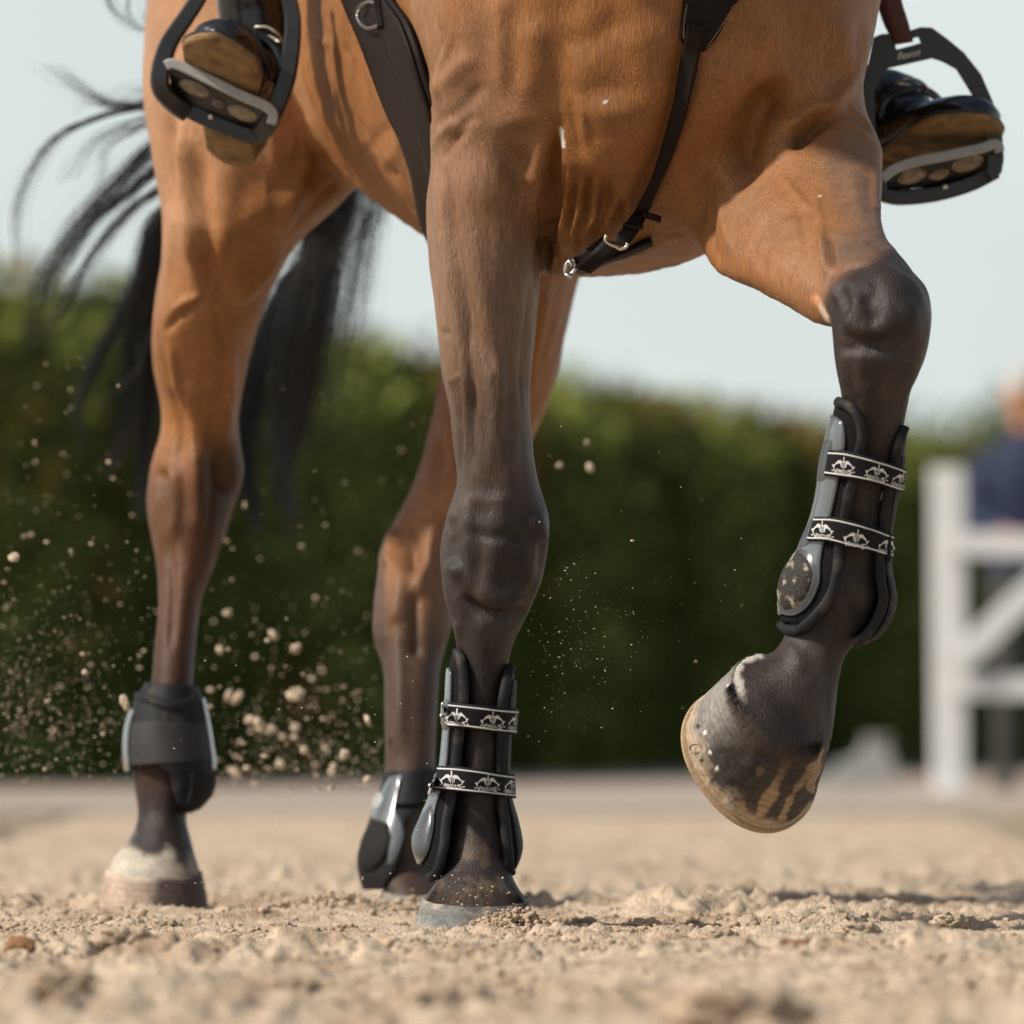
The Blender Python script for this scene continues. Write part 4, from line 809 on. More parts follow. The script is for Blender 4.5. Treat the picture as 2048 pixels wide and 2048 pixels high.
# ================================================================== rider's boots and the stirrups
rider = empty('person', P(1050, 300, 9.55)); tag(rider, 'rider in black leather riding boots, only both feet showing in the stirrups', 'person')
def frame3(fwd, lat):
    f = np.array(fwd, float); f /= np.linalg.norm(f); l = np.array(lat, float); l -= f * (l @ f); l /= np.linalg.norm(l); u = np.cross(f, l)
    if u[2] < 0: u = -u
    return f, l, u
def riding_boot(heel, toe, lat, shaft, lab, sidesgn, hs=1.0):
    heel, toe = P(*heel), P(*toe); f, l, u = frame3(toe - heel, lat); ln = np.linalg.norm(toe - heel); k = ln / .275; O = (heel + toe) / 2
    W3 = lambda x, y, z: O + (f * x + l * y * 1.12 + u * z * hs) * k
    sec = [(.140,.010,.024),(.134,.024,.034),(.118,.037,.044),(.09,.0455,.052),(.055,.047,.060),(.015,.043,.076),(-.02,.039,.092),(-.06,.037,.10),(-.1,.035,.095),(-.125,.028,.085),(-.137,.014,.06)]
    a = cr(sec, 40); V = []; m = 32
    for x, w, h in a:
        for j in range(m):
            t = 2 * math.pi * j / m; y = w * np.sign(math.cos(t)) * abs(math.cos(t)) ** .85; z = h / 2 * np.sign(math.sin(t)) * abs(math.sin(t)) ** .8 + h / 2 + .008
            V.append(W3(x, y * (1 if z < h * .6 else 1 - .25 * (z - h * .6) / (h * .4)), z))
    foot = (np.array(V), [list(q) for q in tube_faces(40, m)] + [list(range(m)), list(range(39 * m, 40 * m))[::-1]])
    sp = [W3(-.075, 0, .055), W3(-.06, 0, .105)] + [P(*q) for q in shaft]
    sh = tube(None, sp, [.040 * k, .043 * k, .044, .05, .056], None, None, m=28, n=24)
    me_, v_, e_ = remesh([foot, sh], .0035, 3)
    nn = fbm(v_ * 30, 2, 6) * .0012; n_ = getn(me_); v_ = v_ + n_ * nn[:, None]
    ankle = W3(0.0, 0, .085); dd = ((v_ - ankle) @ f) / k                                         # creases over the instep
    v_ = v_ - n_ * (.0022 * np.exp(-((np.abs(dd) % .022 - .011) / .004) ** 2) * np.exp(-(np.linalg.norm(v_ - ankle, axis=1) / .055) ** 2))[:, None]
    me_.vertices.foreach_set('co', v_.astype(np.float32).ravel()); me_.update(); me_.materials.append(M['black'])
    b = bpy.data.objects.new('boot', me_); link(b); b['label'] = lab
    # sole: shaped slab with welt, then the heel block
    outl = []
    for t in np.linspace(0, 2 * math.pi, 60, endpoint=False):
        x = .143 * math.cos(t); w = np.interp(x, [-.143, -.12, -.06, -.01, .06, .1, .13, .143], [.03, .034, .032, .034, .049, .047, .034, .016]); outl.append((x, w * np.sign(math.sin(t)) * min(1, abs(math.sin(t)) * 1.6) ** .8))
    outl = np.array(outl); n0 = len(outl); Vs = []
    for z, s in ((.011, 1.03), (.004, 1.03), (.001, .98)):
        for x, y in outl: Vs.append(W3(x * s, y * s, z))
    Vs.append(W3(0, 0, .001)); fs = [list(q) for q in tube_faces(3, n0)] + [[2 * n0 + j, 2 * n0 + (j + 1) % n0, 3 * n0] for j in range(n0)]
    sole = mk('sole', np.array(Vs), fs, M['sole'], None)
    Vh = []; hl = np.array([(x, y) for x, y in outl if x < -.05]); hl = hl[np.argsort(np.arctan2(hl[:, 1], hl[:, 0] + .09))]; n1 = len(hl)
    for z, s in ((.002, 1.0), (-.022, .97), (-.024, .9)):
        for x, y in hl: Vh.append(W3(-.09 + (x + .09) * s, y * s, z))
    Vh.append(W3(-.09, 0, -.024)); fh = [list(q) for q in tube_faces(3, n1)] + [[2 * n1 + j, 2 * n1 + (j + 1) % n1, 3 * n1] for j in range(n1)]
    heelb = mk('heel', np.array(Vh), fh, M['sole'], None)
    welt = tube('welt', [W3(x * 1.02, y * 1.02, .012) for x, y in outl], .0028, M['black'], None, m=8, close=True)
    # spur/garter strap across the instep with buckle
    sp_ = tube('ankle_strap', [W3(-.02 + .012 * abs(math.sin(t)), .046 * math.cos(t), .062 + .052 * math.sin(t)) for t in np.linspace(-.2, math.pi + .2, 20)], .0062, M['black'], None, m=8, flat=.35, up=tuple(f))
    bk = tube('buckle', [W3(.001 + dx, sidesgn * .018 + dy, .112 + dz) for dx, dy, dz in ((.010, -.016, 0), (.012, 0, .003), (.009, .016, -.004), (-.008, .016, -.004), (-.010, 0, .003), (-.009, -.016, 0))], .0022, M['brass'], None, n=30, close=True)
    adopt(rider, b)
    for c in (sole, heelb, welt, sp_, bk): c.parent = b; c.matrix_parent_inverse = Matrix.Translation(rider.location).inverted() if False else Matrix.Identity(4); c.matrix_parent_inverse = (b.matrix_parent_inverse.copy() if False else Matrix.Identity(4))
    return b
bpy.context.view_layer.update()
riding_boot((478,304,9.62), (430,84,9.40), (math.cos(.42), 0.12, -math.sin(.42)), [(500,-40,9.60),(530,-200,9.62),(560,-420,9.64)], 'boot with dusty sole seen from below, left in the photo', 1)
riding_boot((1728,366,9.68), (1966,244,9.46), tuple(np.cross((.02, .31, .95), P(1966,244,9.46) - P(1728,366,9.68))), [(1668,170,9.66),(1640,0,9.66),(1600,-300,9.66)], 'boot seen from its inner side, right in the photo', -1, .8)

def plate(outer, holes, Y, hd):
    import mathutils
    loops = [outer] + holes; pts = [p for l in loops for p in l]
    tri = mathutils.geometry.tessellate_polygon([[Vector((x, -y, 0)) for x, y in l] for l in loops]); n = len(pts)
    c = np.mean(pts, 0); V = []
    for dY, s in ((-hd, .0), (-hd * .7, 1.), (hd, 1.)): V += [P(x, y, Y + dY) for x, y in pts]
    o = 0; f = [list(t) for t in tri] + [[q + 2 * n for q in t][::-1] for t in tri]
    for l in loops:
        m = len(l)
        for a in (0, n): f += [[o + i + a, o + (i + 1) % m + a, o + (i + 1) % m + a + n, o + i + a + n] for i in range(m)]
        o += m
    return np.array(V), f
def stirrup(name, Y, armL, armR, topbar, beam, bandp, web, label, bolt, grips, wl, text=None, slot=None):
    e_ = empty(name, P(*beam[len(beam) // 2], Y)); tag(e_, label, 'stirrup', "the rider's stirrups"); ks = []
    pt = lambda L, dY=0.: [P(x, y, Y + dY) for x, y in L]
    ptb = lambda L: [P(x, y, Y + .028 * smooth(len(L) - 3.5, len(L) - 1, i)) for i, (x, y) in enumerate(L)]
    V = ([] if isinstance(topbar, tuple) else [bar(None, ptb(armL), wl, [.010, .012, .02, .024, .012], None, None, n=40), bar(None, ptb(armR), wl, [.010, .012, .02, .024, .012], None, None, n=40)]) + [ bar(None, pt(beam, .028), .0095, .010, None, None, n=30)]
    if topbar: V += [plate(*topbar, Y, .011)]
    fr = mk('frame', *merge(V), M['alu'], None, smooth=False)
    bm = bmesh.new(); bm.from_mesh(fr.data); bmesh.ops.recalc_face_normals(bm, faces=bm.faces); bm.to_mesh(fr.data); bm.free(); ks.append(fr)
    ks.append(bar('tread_band', pt(bandp, -.028), .0062, .004, M['band'], None, n=30))
    w0, w1 = web; n_ = 24; a = cr(np.array(w0, float), n_); b = cr(np.array(w1, float), n_)
    A = np.array([P(x, y, Y - .022) for x, y in a]); B = np.array([P(x, y, Y + .024) for x, y in b]); t = np.linspace(0, 1, 5)[None, :, None]
    Vt = A[:, None] * (1 - t) + B[:, None] * t; Nt = np.zeros_like(Vt); Nt[..., 2] = 1; Nt[..., 1] = .4
    ks.append(shell('tread', Vt, Nt, .004, M['alu'], None))
    for (x, y, rx, ry, rot) in grips:
        bv = BVHTree.FromPolygons([Vector(q) for q in Vt.reshape(-1, 3)], [list(q) for q in tube_faces(n_, 5, False)])
        p = [(x + rx * math.cos(t_) * math.cos(rot) - ry * math.sin(t_) * math.sin(rot), y + rx * math.cos(t_) * math.sin(rot) + ry * math.sin(t_) * math.cos(rot)) for t_ in np.linspace(0, 6.28, 14, endpoint=False)]
        ks.append(oval('grip', bv, np.array(p), .0006, .002, M['grip'], None, dome=.002, rings=4))
    ks.append(tube('bolt', [P(*bolt, Y + .020), P(*bolt, Y + .014), P(*bolt, Y + .011)], [.0045, .0045, .002], M['steel'], None, m=14, up=(0, 0, 1)))
    if text:
        s_, cx_, cy_, rot_, w_, h_ = text; v_, f_ = text2d(s_, .01); v_ = v_ - v_.min(0); v_ = v_ / v_.max(0); v_ = v_ - .5; v_[:, 0] += v_[:, 1] * .12
        pts = [P(cx_ + u * w_ * math.cos(rot_) + q_ * h_ * math.sin(rot_), cy_ + u * w_ * math.sin(rot_) - q_ * h_ * math.cos(rot_), Y - .0135) for u, q_ in v_]
        ks.append(mk('lettering', np.array(pts), f_, M['print'], None, smooth=False))
    adopt(e_, *ks); return e_
stirrup('stirrup', 9.50, [(420,-60),(400,-10),(372,35),(345,75),(333,100),(322,140),(322,175),(345,205),(372,225)], [(560,-60),(576,-10),(586,40),(583,100),(572,160),(552,215),(535,250),(520,270)], None,
 [(322,165),(345,200),(400,232),(460,258),(505,272),(528,262)], [(331,132),(345,127),(375,138),(420,160),(480,190),(530,212),(546,228),(543,248)], ([(338,138),(420,168),(535,222)], [(345,200),(430,240),(515,262)]),
 'black stirrup with pale tread band at left, heel of the boot showing below it', (422, 233), [(388,176,32,13,.42), (485,226,32,13,.38), (436,206,13,7,.4)], [.0095, .010, .0115, .0115])
stirrup('stirrup', 9.52, [(1775,92),(1752,120),(1740,165),(1737,230),(1742,310),(1756,375)], [(1868,82),(1898,98),(1930,130),(1960,180),(1980,235),(1993,290),(1994,340)], ([(1746,75),(1762,68),(1800,66),(1823,60),(1841,54),(1864,55),(1894,77),(1928,105),(1962,148),(1982,194),(1996,228),(2005,273),(2008,319),(2003,346),(1985,362),(1975,345),(1978,300),(1966,240),(1946,194),(1912,139),(1885,124),(1864,117),(1820,127),(1775,137),(1761,157),(1749,182),(1750,240),(1756,310),(1775,385),(1758,392),(1736,360),(1728,300),(1724,220),(1727,182),(1734,137),(1741,103)], [[(1790,88),(1836,74),(1841,86),(1793,99)]]),
 [(1762,388),(1800,395),(1870,388),(1940,368),(1992,342)], [(1764,358),(1790,338),(1840,322),(1900,310),(1960,297),(1992,288),(2000,304)], ([(1770,352),(1850,324),(1995,298)], [(1775,380),(1870,372),(1990,340)]),
 'black stirrup with pale tread band hanging on a red-brown leather at right', (1890, 373), [(1824,352,30,14,-.3), (1935,326,33,15,-.3), (1878,348,21,9,-.3)], [.0095, .0095, .0095, .0105], ('flexon', 1818, 108, -.2, 46, 15))
sl = empty('stirrup_leather', P(1800, 90, 9.52)); tag(sl, 'red-brown stirrup leather strap looped through the right stirrup', 'strap')
k1 = ribbon('front_strap', [(1755,-60),(1763,0),(1774,45),(1790,88)], [(1795,-60),(1803,0),(1815,40),(1826,82)], [9.505] * 4, .004, M['leather_red'])
k2 = ribbon('back_strap', [(1740,-60),(1752,0),(1768,50),(1790,90)], [(1780,-60),(1792,0),(1806,45),(1826,84)], [9.56, 9.56, 9.545, 9.515], .004, M['leather_red'])
adopt(sl, k1, k2)
# ================================================================== ground
def sand_h(x, y):
    p = np.stack([x, y], -1)
    h = .012 * fbm(p * 2.2, 2, 11) + .007 * fbm(p * 9, 3, 21)
    rough = np.clip(.5 + fbm(p * 2.7, 2, 55) * 1.1, .15, 1.5)
    r = np.clip(fbm(p * 22, 4, 31, .6), -.2, 1.2); h = h + .0105 * r * rough
    h = h + .009 * np.clip(fbm(p * 48, 3, 41, .6), -.1, .9) * rough + .0036 * fbm(p * 110, 2, 51)
    # sand thrown up round the standing feet
    for X, Y, R, A in ((-.62, 9.93, .18, .010), (-.14, 9.87, .15, .014)):
        d = np.hypot(x - X, y - Y); h = h + A * np.exp(-((d - R * .62) / (R * .32)) ** 2) * (.6 + .6 * fbm(p * 13, 2, 61)) - .006 * np.exp(-(d / (R * .45)) ** 2)
    d = np.hypot((x + .045) / 1.2, (y - 8.93)); h = h * (1 - .7 * np.exp(-(d / .14) ** 2)) - .003 * np.exp(-(d / .12) ** 2)
    h = h + .020 * np.exp(-((x - .0) / .055) ** 2 - ((y - 8.825) / .028) ** 2) * (.7 + .8 * np.abs(fbm(p * 40, 3, 66)))
    h = h + .022 * np.exp(-(((y - 9.55) / .15) ** 2)) * smooth(.04, .2, x) * smooth(.95, .35, x) * (.35 + .7 * np.clip(fbm(p * 15, 4, 71, .6), -.2, .9))
    h = h + .018 * np.exp(-(((y - 9.62) / .10) ** 2)) * np.exp(-(((x + .20) / .09) ** 2)) * (.4 + .8 * np.abs(fbm(p * 16, 3, 77)))
    return h - .007
us = np.concatenate([-np.geomspace(120, 1.02, 26), np.linspace(-.98, .98, 400), np.geomspace(1.02, 120, 26)])
ys = np.concatenate([-np.geomspace(60, 1, 8), np.linspace(0, 5.8, 30), np.arange(5.9, 10.7, .0056), np.geomspace(10.71, 24, 130), np.geomspace(25, 900, 40)])
X, Yg = np.meshgrid(us, ys); far = smooth(11, 25, Yg)
X = X * np.where(np.abs(X) < 1, 1 + np.clip(Yg - 10.7, 0, 25) * .12, 1 + .25 * far)
Z = sand_h(X, Yg) * (1 - far) * smooth(6, 2.5, np.abs(X))
mk('sand_ground', np.stack([X, Yg, Z], -1).reshape(-1, 3), tube_faces(len(ys), len(us), False), M['sand'])
tag(bpy.data.objects['sand_ground'], 'pale loose riding arena sand, churned and lumpy', 'ground', kind='structure')
pv = np.array([[-60, 21.5, .006], [60, 24, .006], [120, 400, .006], [-120, 400, .006]]); mk('gravel_path', pv, [[0, 1, 2, 3]], M['path']); tag(bpy.data.objects['gravel_path'], 'grey gravel strip between the sand and the hedge', 'path', kind='structure')

def rock_mesh(seed, sub=1):
    bm = bmesh.new(); bmesh.ops.create_icosphere(bm, subdivisions=sub, radius=1); v_ = np.array([q.co for q in bm.verts]); f_ = np.array([[q.index for q in p.verts] for p in bm.faces]); bm.free()
    v_ = v_ * (1 + (.38 if sub > 1 else .62) * fbm(v_ * 1.6 + seed * 9.1, 2, seed))[:, None]; v_[:, 2] *= .8; return v_, f_
def rough_rock(k):
    v_, f_ = rock_mesh(k, 5); n_ = v_ / np.linalg.norm(v_, axis=1, keepdims=True)
    return v_ + n_ * (.22 * np.abs(fbm(v_ * 4 + k, 4, k + 3, .6)) - .1)[:, None], f_
ROCK = [rough_rock(k) for k in range(10)]; ROCK3 = [rock_mesh(k, 3) for k in range(10)]; ROCK1 = [rock_mesh(k, 1) for k in range(8)]
def scatter(name, pos, siz, mt, bank, parent=None, sm=False):
    V = []; Fc = []; o = 0
    for k, (p, s) in enumerate(zip(pos, siz)):
        v_, f_ = bank[k % len(bank)]; a = rng.uniform(0, 6.28); c, s_ = math.cos(a), math.sin(a)
        w = np.stack([v_[:, 0] * c - v_[:, 1] * s_, v_[:, 0] * s_ + v_[:, 1] * c, v_[:, 2]], 1) * s; V.append(w + p); Fc.append(f_ + o); o += len(v_)
    return mk(name, np.vstack(V), np.vstack(Fc), mt, parent, smooth=sm)
N = 46000
cy = rng.uniform(6.3, 10.6, N); cx = rng.uniform(-.95, .95, N)
dens = np.clip(.45 + fbm(np.stack([cx, cy], 1) * 4, 2, 81) * 1.2 + .8 * np.exp(-((cx + .03) / .16) ** 2 - ((cy - 8.84) / .1) ** 2), 0, 1); k = rng.uniform(0, 1, N) < dens; cx, cy = cx[k], cy[k]
sz = .0010 + .0021 * rng.exponential(.55, len(cx)); sz = np.clip(sz, .0010, .011)
pos = np.stack([cx, cy, sand_h(cx, cy) + sz * .35], 1)
m0 = 3000; mx_ = rng.normal(0.0, .06, m0); my_ = rng.normal(8.83, .032, m0); ms = np.clip(.001 + .0018 * rng.exponential(.7, m0), .001, .007)
mz = sand_h(mx_, my_) + np.abs(rng.normal(0, .006, m0)) * np.exp(-((mx_ + .0) / .06) ** 2)
m1 = 600; nx_ = rng.normal(-.20, .07, m1); ny_ = rng.normal(9.66, .06, m1); ns = np.clip(.001 + .0018 * rng.exponential(.8, m1), .001, .006); nzz = sand_h(nx_, ny_) + np.abs(rng.normal(0, .006, m1))
pos = np.vstack([pos, np.stack([mx_, my_, mz], 1), np.stack([nx_, ny_, nzz], 1)]); sz = np.concatenate([sz, ms, ns])
tag(scatter('sand_crumbs', pos, sz, M['crumb'], ROCK1), 'small crumbs of damp sand lying over the arena', 'sand', kind='stuff')
# lumps one can pick out
lumps = [(1850,1650,.011),(250,1900,.03),(590,1960,.026),(1440,1880,.016),(1250,1870,.012),(720,1880,.012),(1330,1990,.02),(1480,2040,.05),(900,1990,.04),(130,1990,.03),(1720,1880,.02),(1900,1870,.018),(330,1850,.016),(560,1850,.016),(470,1830,.014),(1740,1795,.02),(1930,1800,.016),(1120,1838,.012),(1165,1846,.015),(1215,1836,.011),(1290,1848,.014),(1360,1842,.010),(760,1852,.014),(800,1840,.010),(690,1846,.012),(1060,1862,.010),(1010,1872,.012)]
for (x, y, s) in lumps[1:]:
    Y = CZ * F / (y - HY); v_, f_ = ROCK[int(x) % 10]; w = (x - CX) / F * Y; z = float(sand_h(np.array([w]), np.array([Y]))[0])
    v2 = v_ * s * np.array([1, 1, .62]); v2 = v2 + (fbm(v2 * 120, 2, 5) * .0016)[:, None]
    o = mk('sand_clod', v2 + np.array([w, Y, z + s * .18]), f_, M['crumb']); tag(o, 'damp clod of brown sand lying on the arena surface', 'clod', 'clods lying on the sand')
# sand in the air
def cloud(n, x0, x1, y0, y1, Y0, Y1, s0, s1, foc=None):
    x = rng.uniform(x0, x1, n); y = rng.uniform(y0, y1, n)
    if foc:
        x2 = rng.normal(foc[0], foc[2], n); y2 = rng.normal(foc[1], foc[3], n); k = (x2 > x0) & (x2 < x1) & (y2 > y0) & (y2 < y1); x = np.where(k, x2, x); y = np.where(k, y2, y)
    Y = rng.uniform(Y0, Y1, n); return np.array([P(a, b, c) for a, b, c in zip(x, y, Y)]), np.clip(s0 * np.exp(rng.exponential(.5, n)), s0, s1)
cl = [cloud(300, 0, 330, 900, 1570, 9.8, 11.0, .0007, .003, (70, 1420, 110, 110)), cloud(90, 0, 330, 700, 1560, 9.8, 11.4, .0009, .0034), cloud(230, 400, 790, 1050, 1600, 10.0, 11.6, .0010, .005, (560, 1460, 120, 110)), cloud(70, 380, 900, 750, 1300, 9.9, 11.6, .0009, .004),
      cloud(60, 1060, 1330, 1100, 1480, 8.7, 9.0, .00032, .0010, (1150, 1310, 45, 60)), cloud(50, 1060, 1330, 1100, 1480, 8.75, 8.9, .0003, .0009, (1210, 1240, 50, 50)), cloud(40, 1060, 1330, 1100, 1480, 8.8, 8.95, .0003, .0012, (1130, 1200, 30, 70)), cloud(60, 1050, 1250, 1250, 1500, 8.7, 9.3, .0003, .0008), cloud(900, -20, 320, 1150, 1560, 9.7, 10.3, .0004, .0016, (60, 1420, 90, 100)), cloud(350, 400, 760, 1250, 1580, 9.9, 11.0, .0006, .002, (620, 1520, 110, 45)), cloud(40, 1050, 1500, 850, 1500, 8.6, 9.8, .0005, .0022), cloud(60, 850, 1100, 1750, 1830, 8.8, 8.95, .0006, .0016), cloud(50, 300, 900, 1300, 1800, 8.6, 9.0, .0005, .0012), cloud(90, 400, 800, 1480, 1620, 9.9, 10.8, .001, .005)]
tag(scatter('airborne_sand', np.vstack([c[0] for c in cl]), np.concatenate([c[1] for c in cl]), M['flying'], ROCK1, sm=True), 'grains of sand kicked up and hanging in the air behind the legs', 'sand', kind='stuff')
big = [(457,1390,10.6,.011),(475,1395,10.7,.009),(592,1390,10.4,.012),(610,1385,10.4,.008),(520,1450,10.5,.011),(540,1460,10.5,.009),(500,1440,10.6,.007),(485,1530,10.5,.013),(470,1545,10.5,.010),(548,1270,10.6,.008),(250,1405,9.6,.008),(690,1420,10.2,.009),(712,1385,10.2,.007),(590,1455,10.6,.008),(455,1225,10.7,.006),(545,1160,10.7,.006),(28,1115,9.6,.007),(440,1300,10.6,.006),(590,1298,10.5,.007),(232,1535,9.7,.011),(1174,885,10.6,.006),(1180,935,10.6,.0065),(1120,930,10.6,.005),(510,1070,10.6,.005),(490,1010,10.6,.005),(690,1510,10.0,.010),(665,1545,10.0,.009),(715,1475,9.9,.008),(735,1440,9.9,.007),(560,1530,10.4,.008),(610,1500,10.4,.009),(640,1440,10.4,.007),(170,1345,9.7,.006),(735,1560,9.8,.009)]
for k, (x, y, Y, s) in enumerate([b_ for i_, b_ in enumerate(big) if i_ % 4 != 3]):
    v_, f_ = ROCK[k % 10] if s > .0075 else ROCK3[k % 10]; a_ = rng.uniform(0, 3.14); v_ = v_ * rng.uniform(.55, 1.35, 3); v_ = np.stack([v_[:, 0] * math.cos(a_) - v_[:, 2] * math.sin(a_), v_[:, 1], v_[:, 0] * math.sin(a_) + v_[:, 2] * math.cos(a_)], 1); o = mk('flying_clod', v_ * s * .82 + P(x, y, Y), f_, M['flying']); tag(o, 'blurred clod of sand flung up in mid-air behind the forelegs', 'clod', 'clods of sand flying in the air')
# wood chips
def chip(line, w, mt, lab):
    Y = CZ * F / (line[0][1] - HY); c = np.array([P(x, y, Y - .01 - .0 * i) for i, (x, y) in enumerate(line)]); c = cr(c, 14); V = c[:, None] + np.array([[0, t, .004 * math.sin(t * 90)] for t in np.linspace(-w, w, 5)])[None]
    Nn = np.zeros_like(V); Nn[..., 2] = 1; o = shell('wood_chip', V + rng.normal(0, .0006, V.shape), Nn, .004, mt, None); tag(o, lab, 'wood chip', 'wood chips in the sand')
chip([(1552,1908),(1560,1898),(1585,1894),(1612,1897),(1632,1904)], .014, M['chip'], 'curled piece of brown bark lying on the sand at right')
chip([(8,1903),(20,1890),(45,1889),(68,1896)], .02, M['chip'], 'orange-brown piece of bark on the sand at the left edge')

# ================================================================== hedge, bush
def hx(xp, Y): return (xp - CX) / F * Y
hed = empty('hedge', (0, 46, 0)); tag(hed, 'tall dense green hedge with brown patches running across the blurred background', 'hedge')
A = np.array([hx(-260, 34.5), 34.5]); B = np.array([hx(2300, 66), 66.0]); Lh = np.linalg.norm(B - A); d = (B - A) / Lh; nrm = np.array([d[1], -d[0]])
ncol = int(Lh / .62); hk = []; LV = []; LC = []; LF_ = []; lo = 0; core = []
for k in range(ncol):
    t = (k + .5) / ncol; c = A + (B - A) * t; h = 2.36 + .03 * math.sin(k * 1.7) + rng.normal(0, .03); 
    if t > .93: h *= .97
    # core of each plant
    u, w = np.meshgrid(np.linspace(0, 1, 14), np.arange(14) / 14 * 6.283, indexing='ij'); r = .40 * (1 - .25 * u ** 6) * (1 - .9 * np.clip((u - .9) / .1, 0, 1) ** 2) * (1 + .18 * rng.normal(0, 1, u.shape))
    v_ = np.stack([c[0] + r * np.cos(w), c[1] + r * np.sin(w), u * h], -1).reshape(-1, 3); core.append((v_, [list(q) for q in tube_faces(14, 14)]))
    n_ = 1500 if t < .8 else 900; a = rng.uniform(0, 6.283, n_); z = rng.uniform(.02, 1.03, n_) * h; rr = (.42 + .10 * rng.normal(0, 1, n_) + .07 * np.sin(z * 5 + k * 2)) * np.where(z > h * .93, rng.uniform(.1, 1, n_), 1)
    p = np.stack([c[0] + rr * np.cos(a), c[1] + rr * np.sin(a), z], 1); s = rng.uniform(.025, .06, n_)
    d1 = rng.normal(0, 1, (n_, 3)) + np.array([0, 0, .8]); d1 /= np.linalg.norm(d1, axis=1, keepdims=True); d2 = np.cross(d1, rng.normal(0, 1, (n_, 3))); d2 /= np.linalg.norm(d2, axis=1, keepdims=True)
    q = np.stack([p - d1 * s[:, None], p + d2 * s[:, None] * .5, p + d1 * s[:, None] * 1.2, p - d2 * s[:, None] * .5], 1); LV.append(q.reshape(-1, 3)); tone = 1.0 + .55 * math.sin(k * .83 + 1.1 * math.sin(k * .31)) + rng.normal(0, .18); up_ = smooth(.45, 1.0, z / h)[:, None]; LC.append(np.repeat(np.clip(tone, .3, 1.8) * (np.array([[.108, .130, .029]]) * (1 - up_) + np.array([[.122, .138, .030]]) * up_) * rng.uniform(.7, 1.3, (n_, 1)), 4, 0)); LF_.append(np.arange(n_ * 4).reshape(-1, 4) + lo); lo += n_ * 4
hk.append(mk('inner_branches', *merge(core), M['hedge_core'], None)); f_ = mk('foliage', np.vstack(LV), np.vstack(LF_), M['leaf'], None, smooth=False); f_['kind'] = 'stuff'; setcol(f_.data, 'leafcol', np.vstack(LC)); hk.append(f_)
adopt(hed, *hk)
def bush(xp, Y, h, r, lab, seed, n_=9000):
    rr = np.random.default_rng(seed); e_ = empty('tree', (hx(xp, Y), Y, 0)); tag(e_, lab, 'tree', 'trees behind the hedge'); c0 = np.array([hx(xp, Y), Y, 0])
    tr = tube('trunk', [c0, c0 + [.05, 0, h * .35], c0 + [-.03, .05, h * .8]], [.12, .09, .03], M['bark'], None, n=10); cc = c0 + np.array([0, 0, h * .62])
    cl_ = rr.normal(0, 1, (26, 3)); cl_ /= np.linalg.norm(cl_, axis=1, keepdims=True); cl_ = cc + cl_ * np.array([r, r, h * .36]) * rr.uniform(.4, .95, (26, 1)); k = rr.integers(0, 26, n_)
    p = cl_[k] + rr.normal(0, .2 * r, (n_, 3)); s = rr.uniform(.03, .07, n_); d1 = rr.normal(0, 1, (n_, 3)); d1 /= np.linalg.norm(d1, axis=1, keepdims=True); d2 = np.cross(d1, rr.normal(0, 1, (n_, 3))); d2 /= np.linalg.norm(d2, axis=1, keepdims=True)
    q = np.stack([p - d1 * s[:, None], p + d2 * s[:, None] * .5, p + d1 * s[:, None] * 1.2, p - d2 * s[:, None] * .5], 1).reshape(-1, 3)
    cr_ = mk('crown', q, np.arange(n_ * 4).reshape(-1, 4), M['leaf2'], None, smooth=False); adopt(e_, tr, cr_)
bush(1800, 72, 3.5, 1.0, 'light green rounded tree rising above the hedge beside the white fence', 3); bush(2020, 74, 3.7, 1.1, 'green tree behind the person at the right edge', 4)

# ================================================================== white fence, person, block
fe = empty('jump_wing', (hx(1895, 31), 31, 0)); tag(fe, 'white painted wooden jump wing with post, rails and diagonal brace at right', 'fence')
Yf = 31.0
def wbar(name, pts, hw, hd, Yo=0.): return bar(name, [P(x, y, Yf + Yo) for x, y in pts], hw, hd, M['white'], None, n=6, bev=.12)
ks = [wbar('post', [(1895,934),(1897,1200),(1900,1590)], .066, .06), wbar('post', [(2420,934),(2420,1200),(2420,1590)], .088, .06), wbar('rail', [(1900,1088),(2150,1092),(2420,1096)], .050, .03, -.05), wbar('rail', [(1905,1372),(2150,1374),(2420,1376)], .047, .03, -.05),
      wbar('brace', [(1912,1330),(2040,1205),(2300,960)], .052, .025, -.1), wbar('foot', [(1880,1586),(1900,1585),(1925,1586)], .03, .3)]
adopt(fe, *ks)
pe = empty('person', (hx(2062, 32.2), 32.2, 0)); tag(pe, 'blurred person in navy jacket and pale cap standing behind the white fence', 'person')
pc = np.array([hx(2062, 32.2), 32.2, 0])
def W_(x, y, z): return pc + np.array([x, y, z])
body = [tube(None, [W_(0, 0, .88), W_(0, 0, 1.1), W_(-.01, 0, 1.3), W_(-.01, 0, 1.44), W_(-.02, -.01, 1.52)], [.17, .165, .2, .17, .07], None, None, m=24, n=20, flat=.62), tube(None, [W_(-.02, -.01, 1.46), W_(-.03, -.02, 1.58)], .055, None, None, n=6)]
legs = [tube(None, [W_(s * .09, 0, .95), W_(s * .1, -.02, .5), W_(s * .11, 0, .06)], [.10, .07, .05], None, None, n=14) for s in (-1, 1)] + [tube(None, [W_(s * .11, .06, .04), W_(s * .11, -.16, .035)], [.05, .04], None, None, n=6, up=(0, 0, 1)) for s in (-1, 1)]
arms = [tube(None, [W_(s * .17, 0, 1.42), W_(s * .24, -.03, 1.18), W_(s * .1, -.2, 1.06)], [.065, .055, .042], None, None, n=14) for s in (-1, 1)]
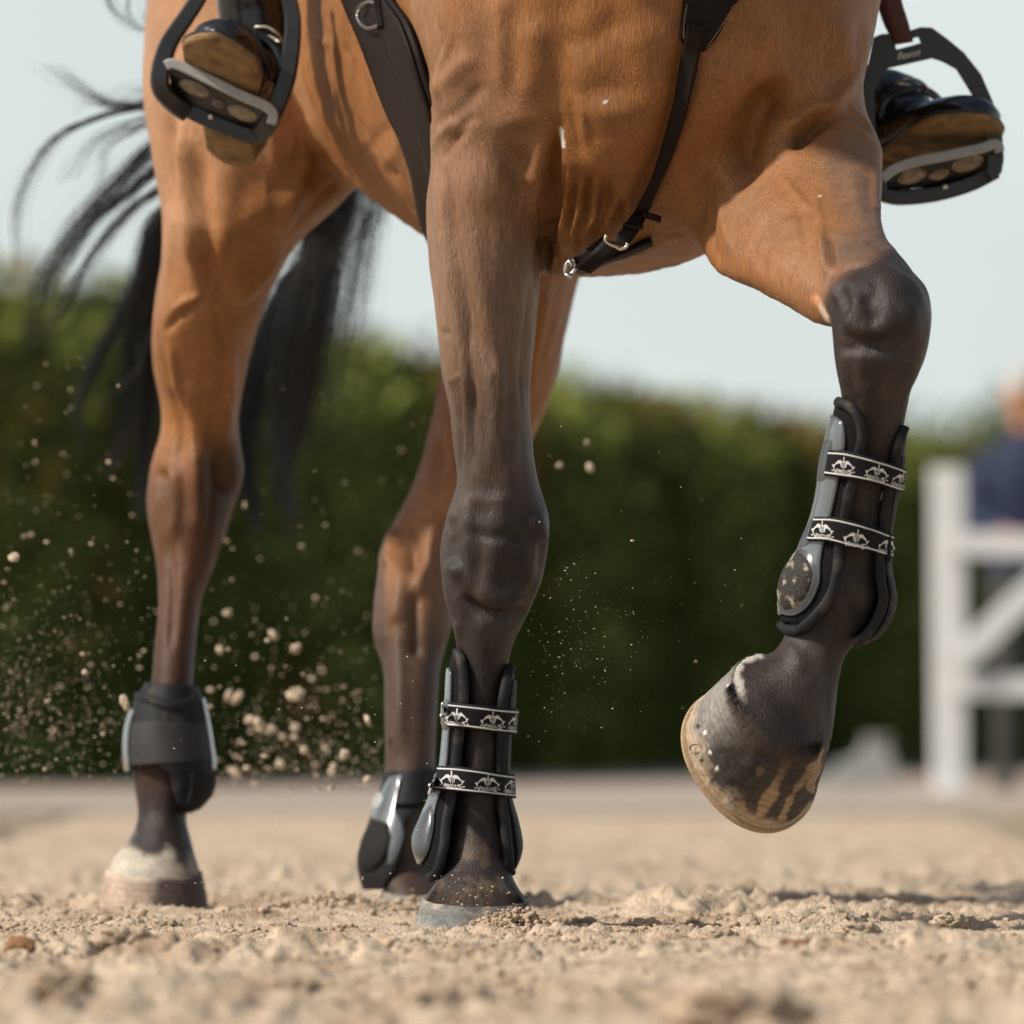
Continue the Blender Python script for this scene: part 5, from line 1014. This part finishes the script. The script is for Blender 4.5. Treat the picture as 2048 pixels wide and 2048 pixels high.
hands = [merge([tube(None, [W_(s * .1, -.2, 1.06), W_(s * .06, -.24, 1.055)], [.035, .03], None, None, n=5)] + [tube(None, [W_(s * .06, -.24, 1.07 - i * .012), W_(s * .02, -.25, 1.068 - i * .012), W_(0, -.235, 1.066 - i * .012)], .008, None, None, n=5) for i in range(4)] + [tube(None, [W_(s * .08, -.23, 1.08), W_(s * .05, -.26, 1.09)], .009, None, None, n=4)]) for s in (-1, 1)]
hv = blob(0, 0, 1, .078, .10, .115)[0] - P(0, 0, 1) + W_(-.03, -.03, 1.67); nose = blob(0, 0, 1, .014, .03, .022)[0] - P(0, 0, 1) + W_(-.03, -.13, 1.66); ears = [blob(0, 0, 1, .012, .025, .035)[0] - P(0, 0, 1) + W_(-.03 + s * .08, -.02, 1.67) for s in (-1, 1)]
fb = [list(q) for q in tube_faces(20, 28)]
mb, vb, eb = remesh([*body, *legs, *arms, *hands, (hv, fb), (nose, fb)] + [(q, fb) for q in ears], .014, 2)
c_ = np.where(vb[:, 2:3] < .92, np.array([[.05, .05, .045]]), np.array([[.02, .028, .06]])); c_ = np.where(vb[:, 2:3] > 1.52, np.array([[.50, .24, .14]]), c_); hd_ = (vb[:, 1] < 32.2 - .205) & (np.abs(vb[:, 2] - 1.06) < .06); c_[hd_] = [.5, .24, .14]
setcol(mb, 'coat', c_); mb.materials.append(mat('person_surface', (1, 1, 1), .75, .25, attr='coat', var=.1, scale=12)); pb = bpy.data.objects.new('body', mb); link(pb)
cu, cw = np.meshgrid(np.linspace(0, 1.5, 10), np.arange(24) / 24 * 6.283, indexing='ij'); cv = np.stack([.088 * np.sin(cu) * np.cos(cw), .11 * np.sin(cu) * np.sin(cw), .115 * np.cos(cu)], -1).reshape(-1, 3) + W_(-.03, -.03, 1.685)
cap = mk('cap', *merge([(cv, [list(q) for q in tube_faces(10, 24)]), tube(None, [W_(-.10, -.12, 1.70), W_(-.03, -.2, 1.695), W_(.04, -.12, 1.70)], .02, None, None, n=10, flat=.4)]), M['cap'], None)
adopt(pe, pb, cap)
blk = empty('pole_block', (hx(1715, 34), 34, 0)); tag(blk, 'blurred pale grey block on the ground behind the lifted hoof', 'block')
bx0, bz = hx(1715, 34), 0
prof = [(-.17, 0), (.16, 0), (.16, .10), (.13, .20), (.04, .21), (.0, .14), (-.08, .12), (-.13, .05)]
v_ = [(bx0 + x, 34 + y, z) for y in (-.15, .15) for x, z in prof]; n_ = len(prof)
bo = mk('body', np.array(v_), [list(range(n_)), list(range(n_, 2 * n_))[::-1]] + [[i, i + n_, (i + 1) % n_ + n_, (i + 1) % n_] for i in range(n_)], M['block'], None, smooth=False)
bk_ = mk('cap', *boxm((bx0 + .085, 34, .222), (.05, .16, .012)), M['block'], None, smooth=False); adopt(blk, bo, bk_)
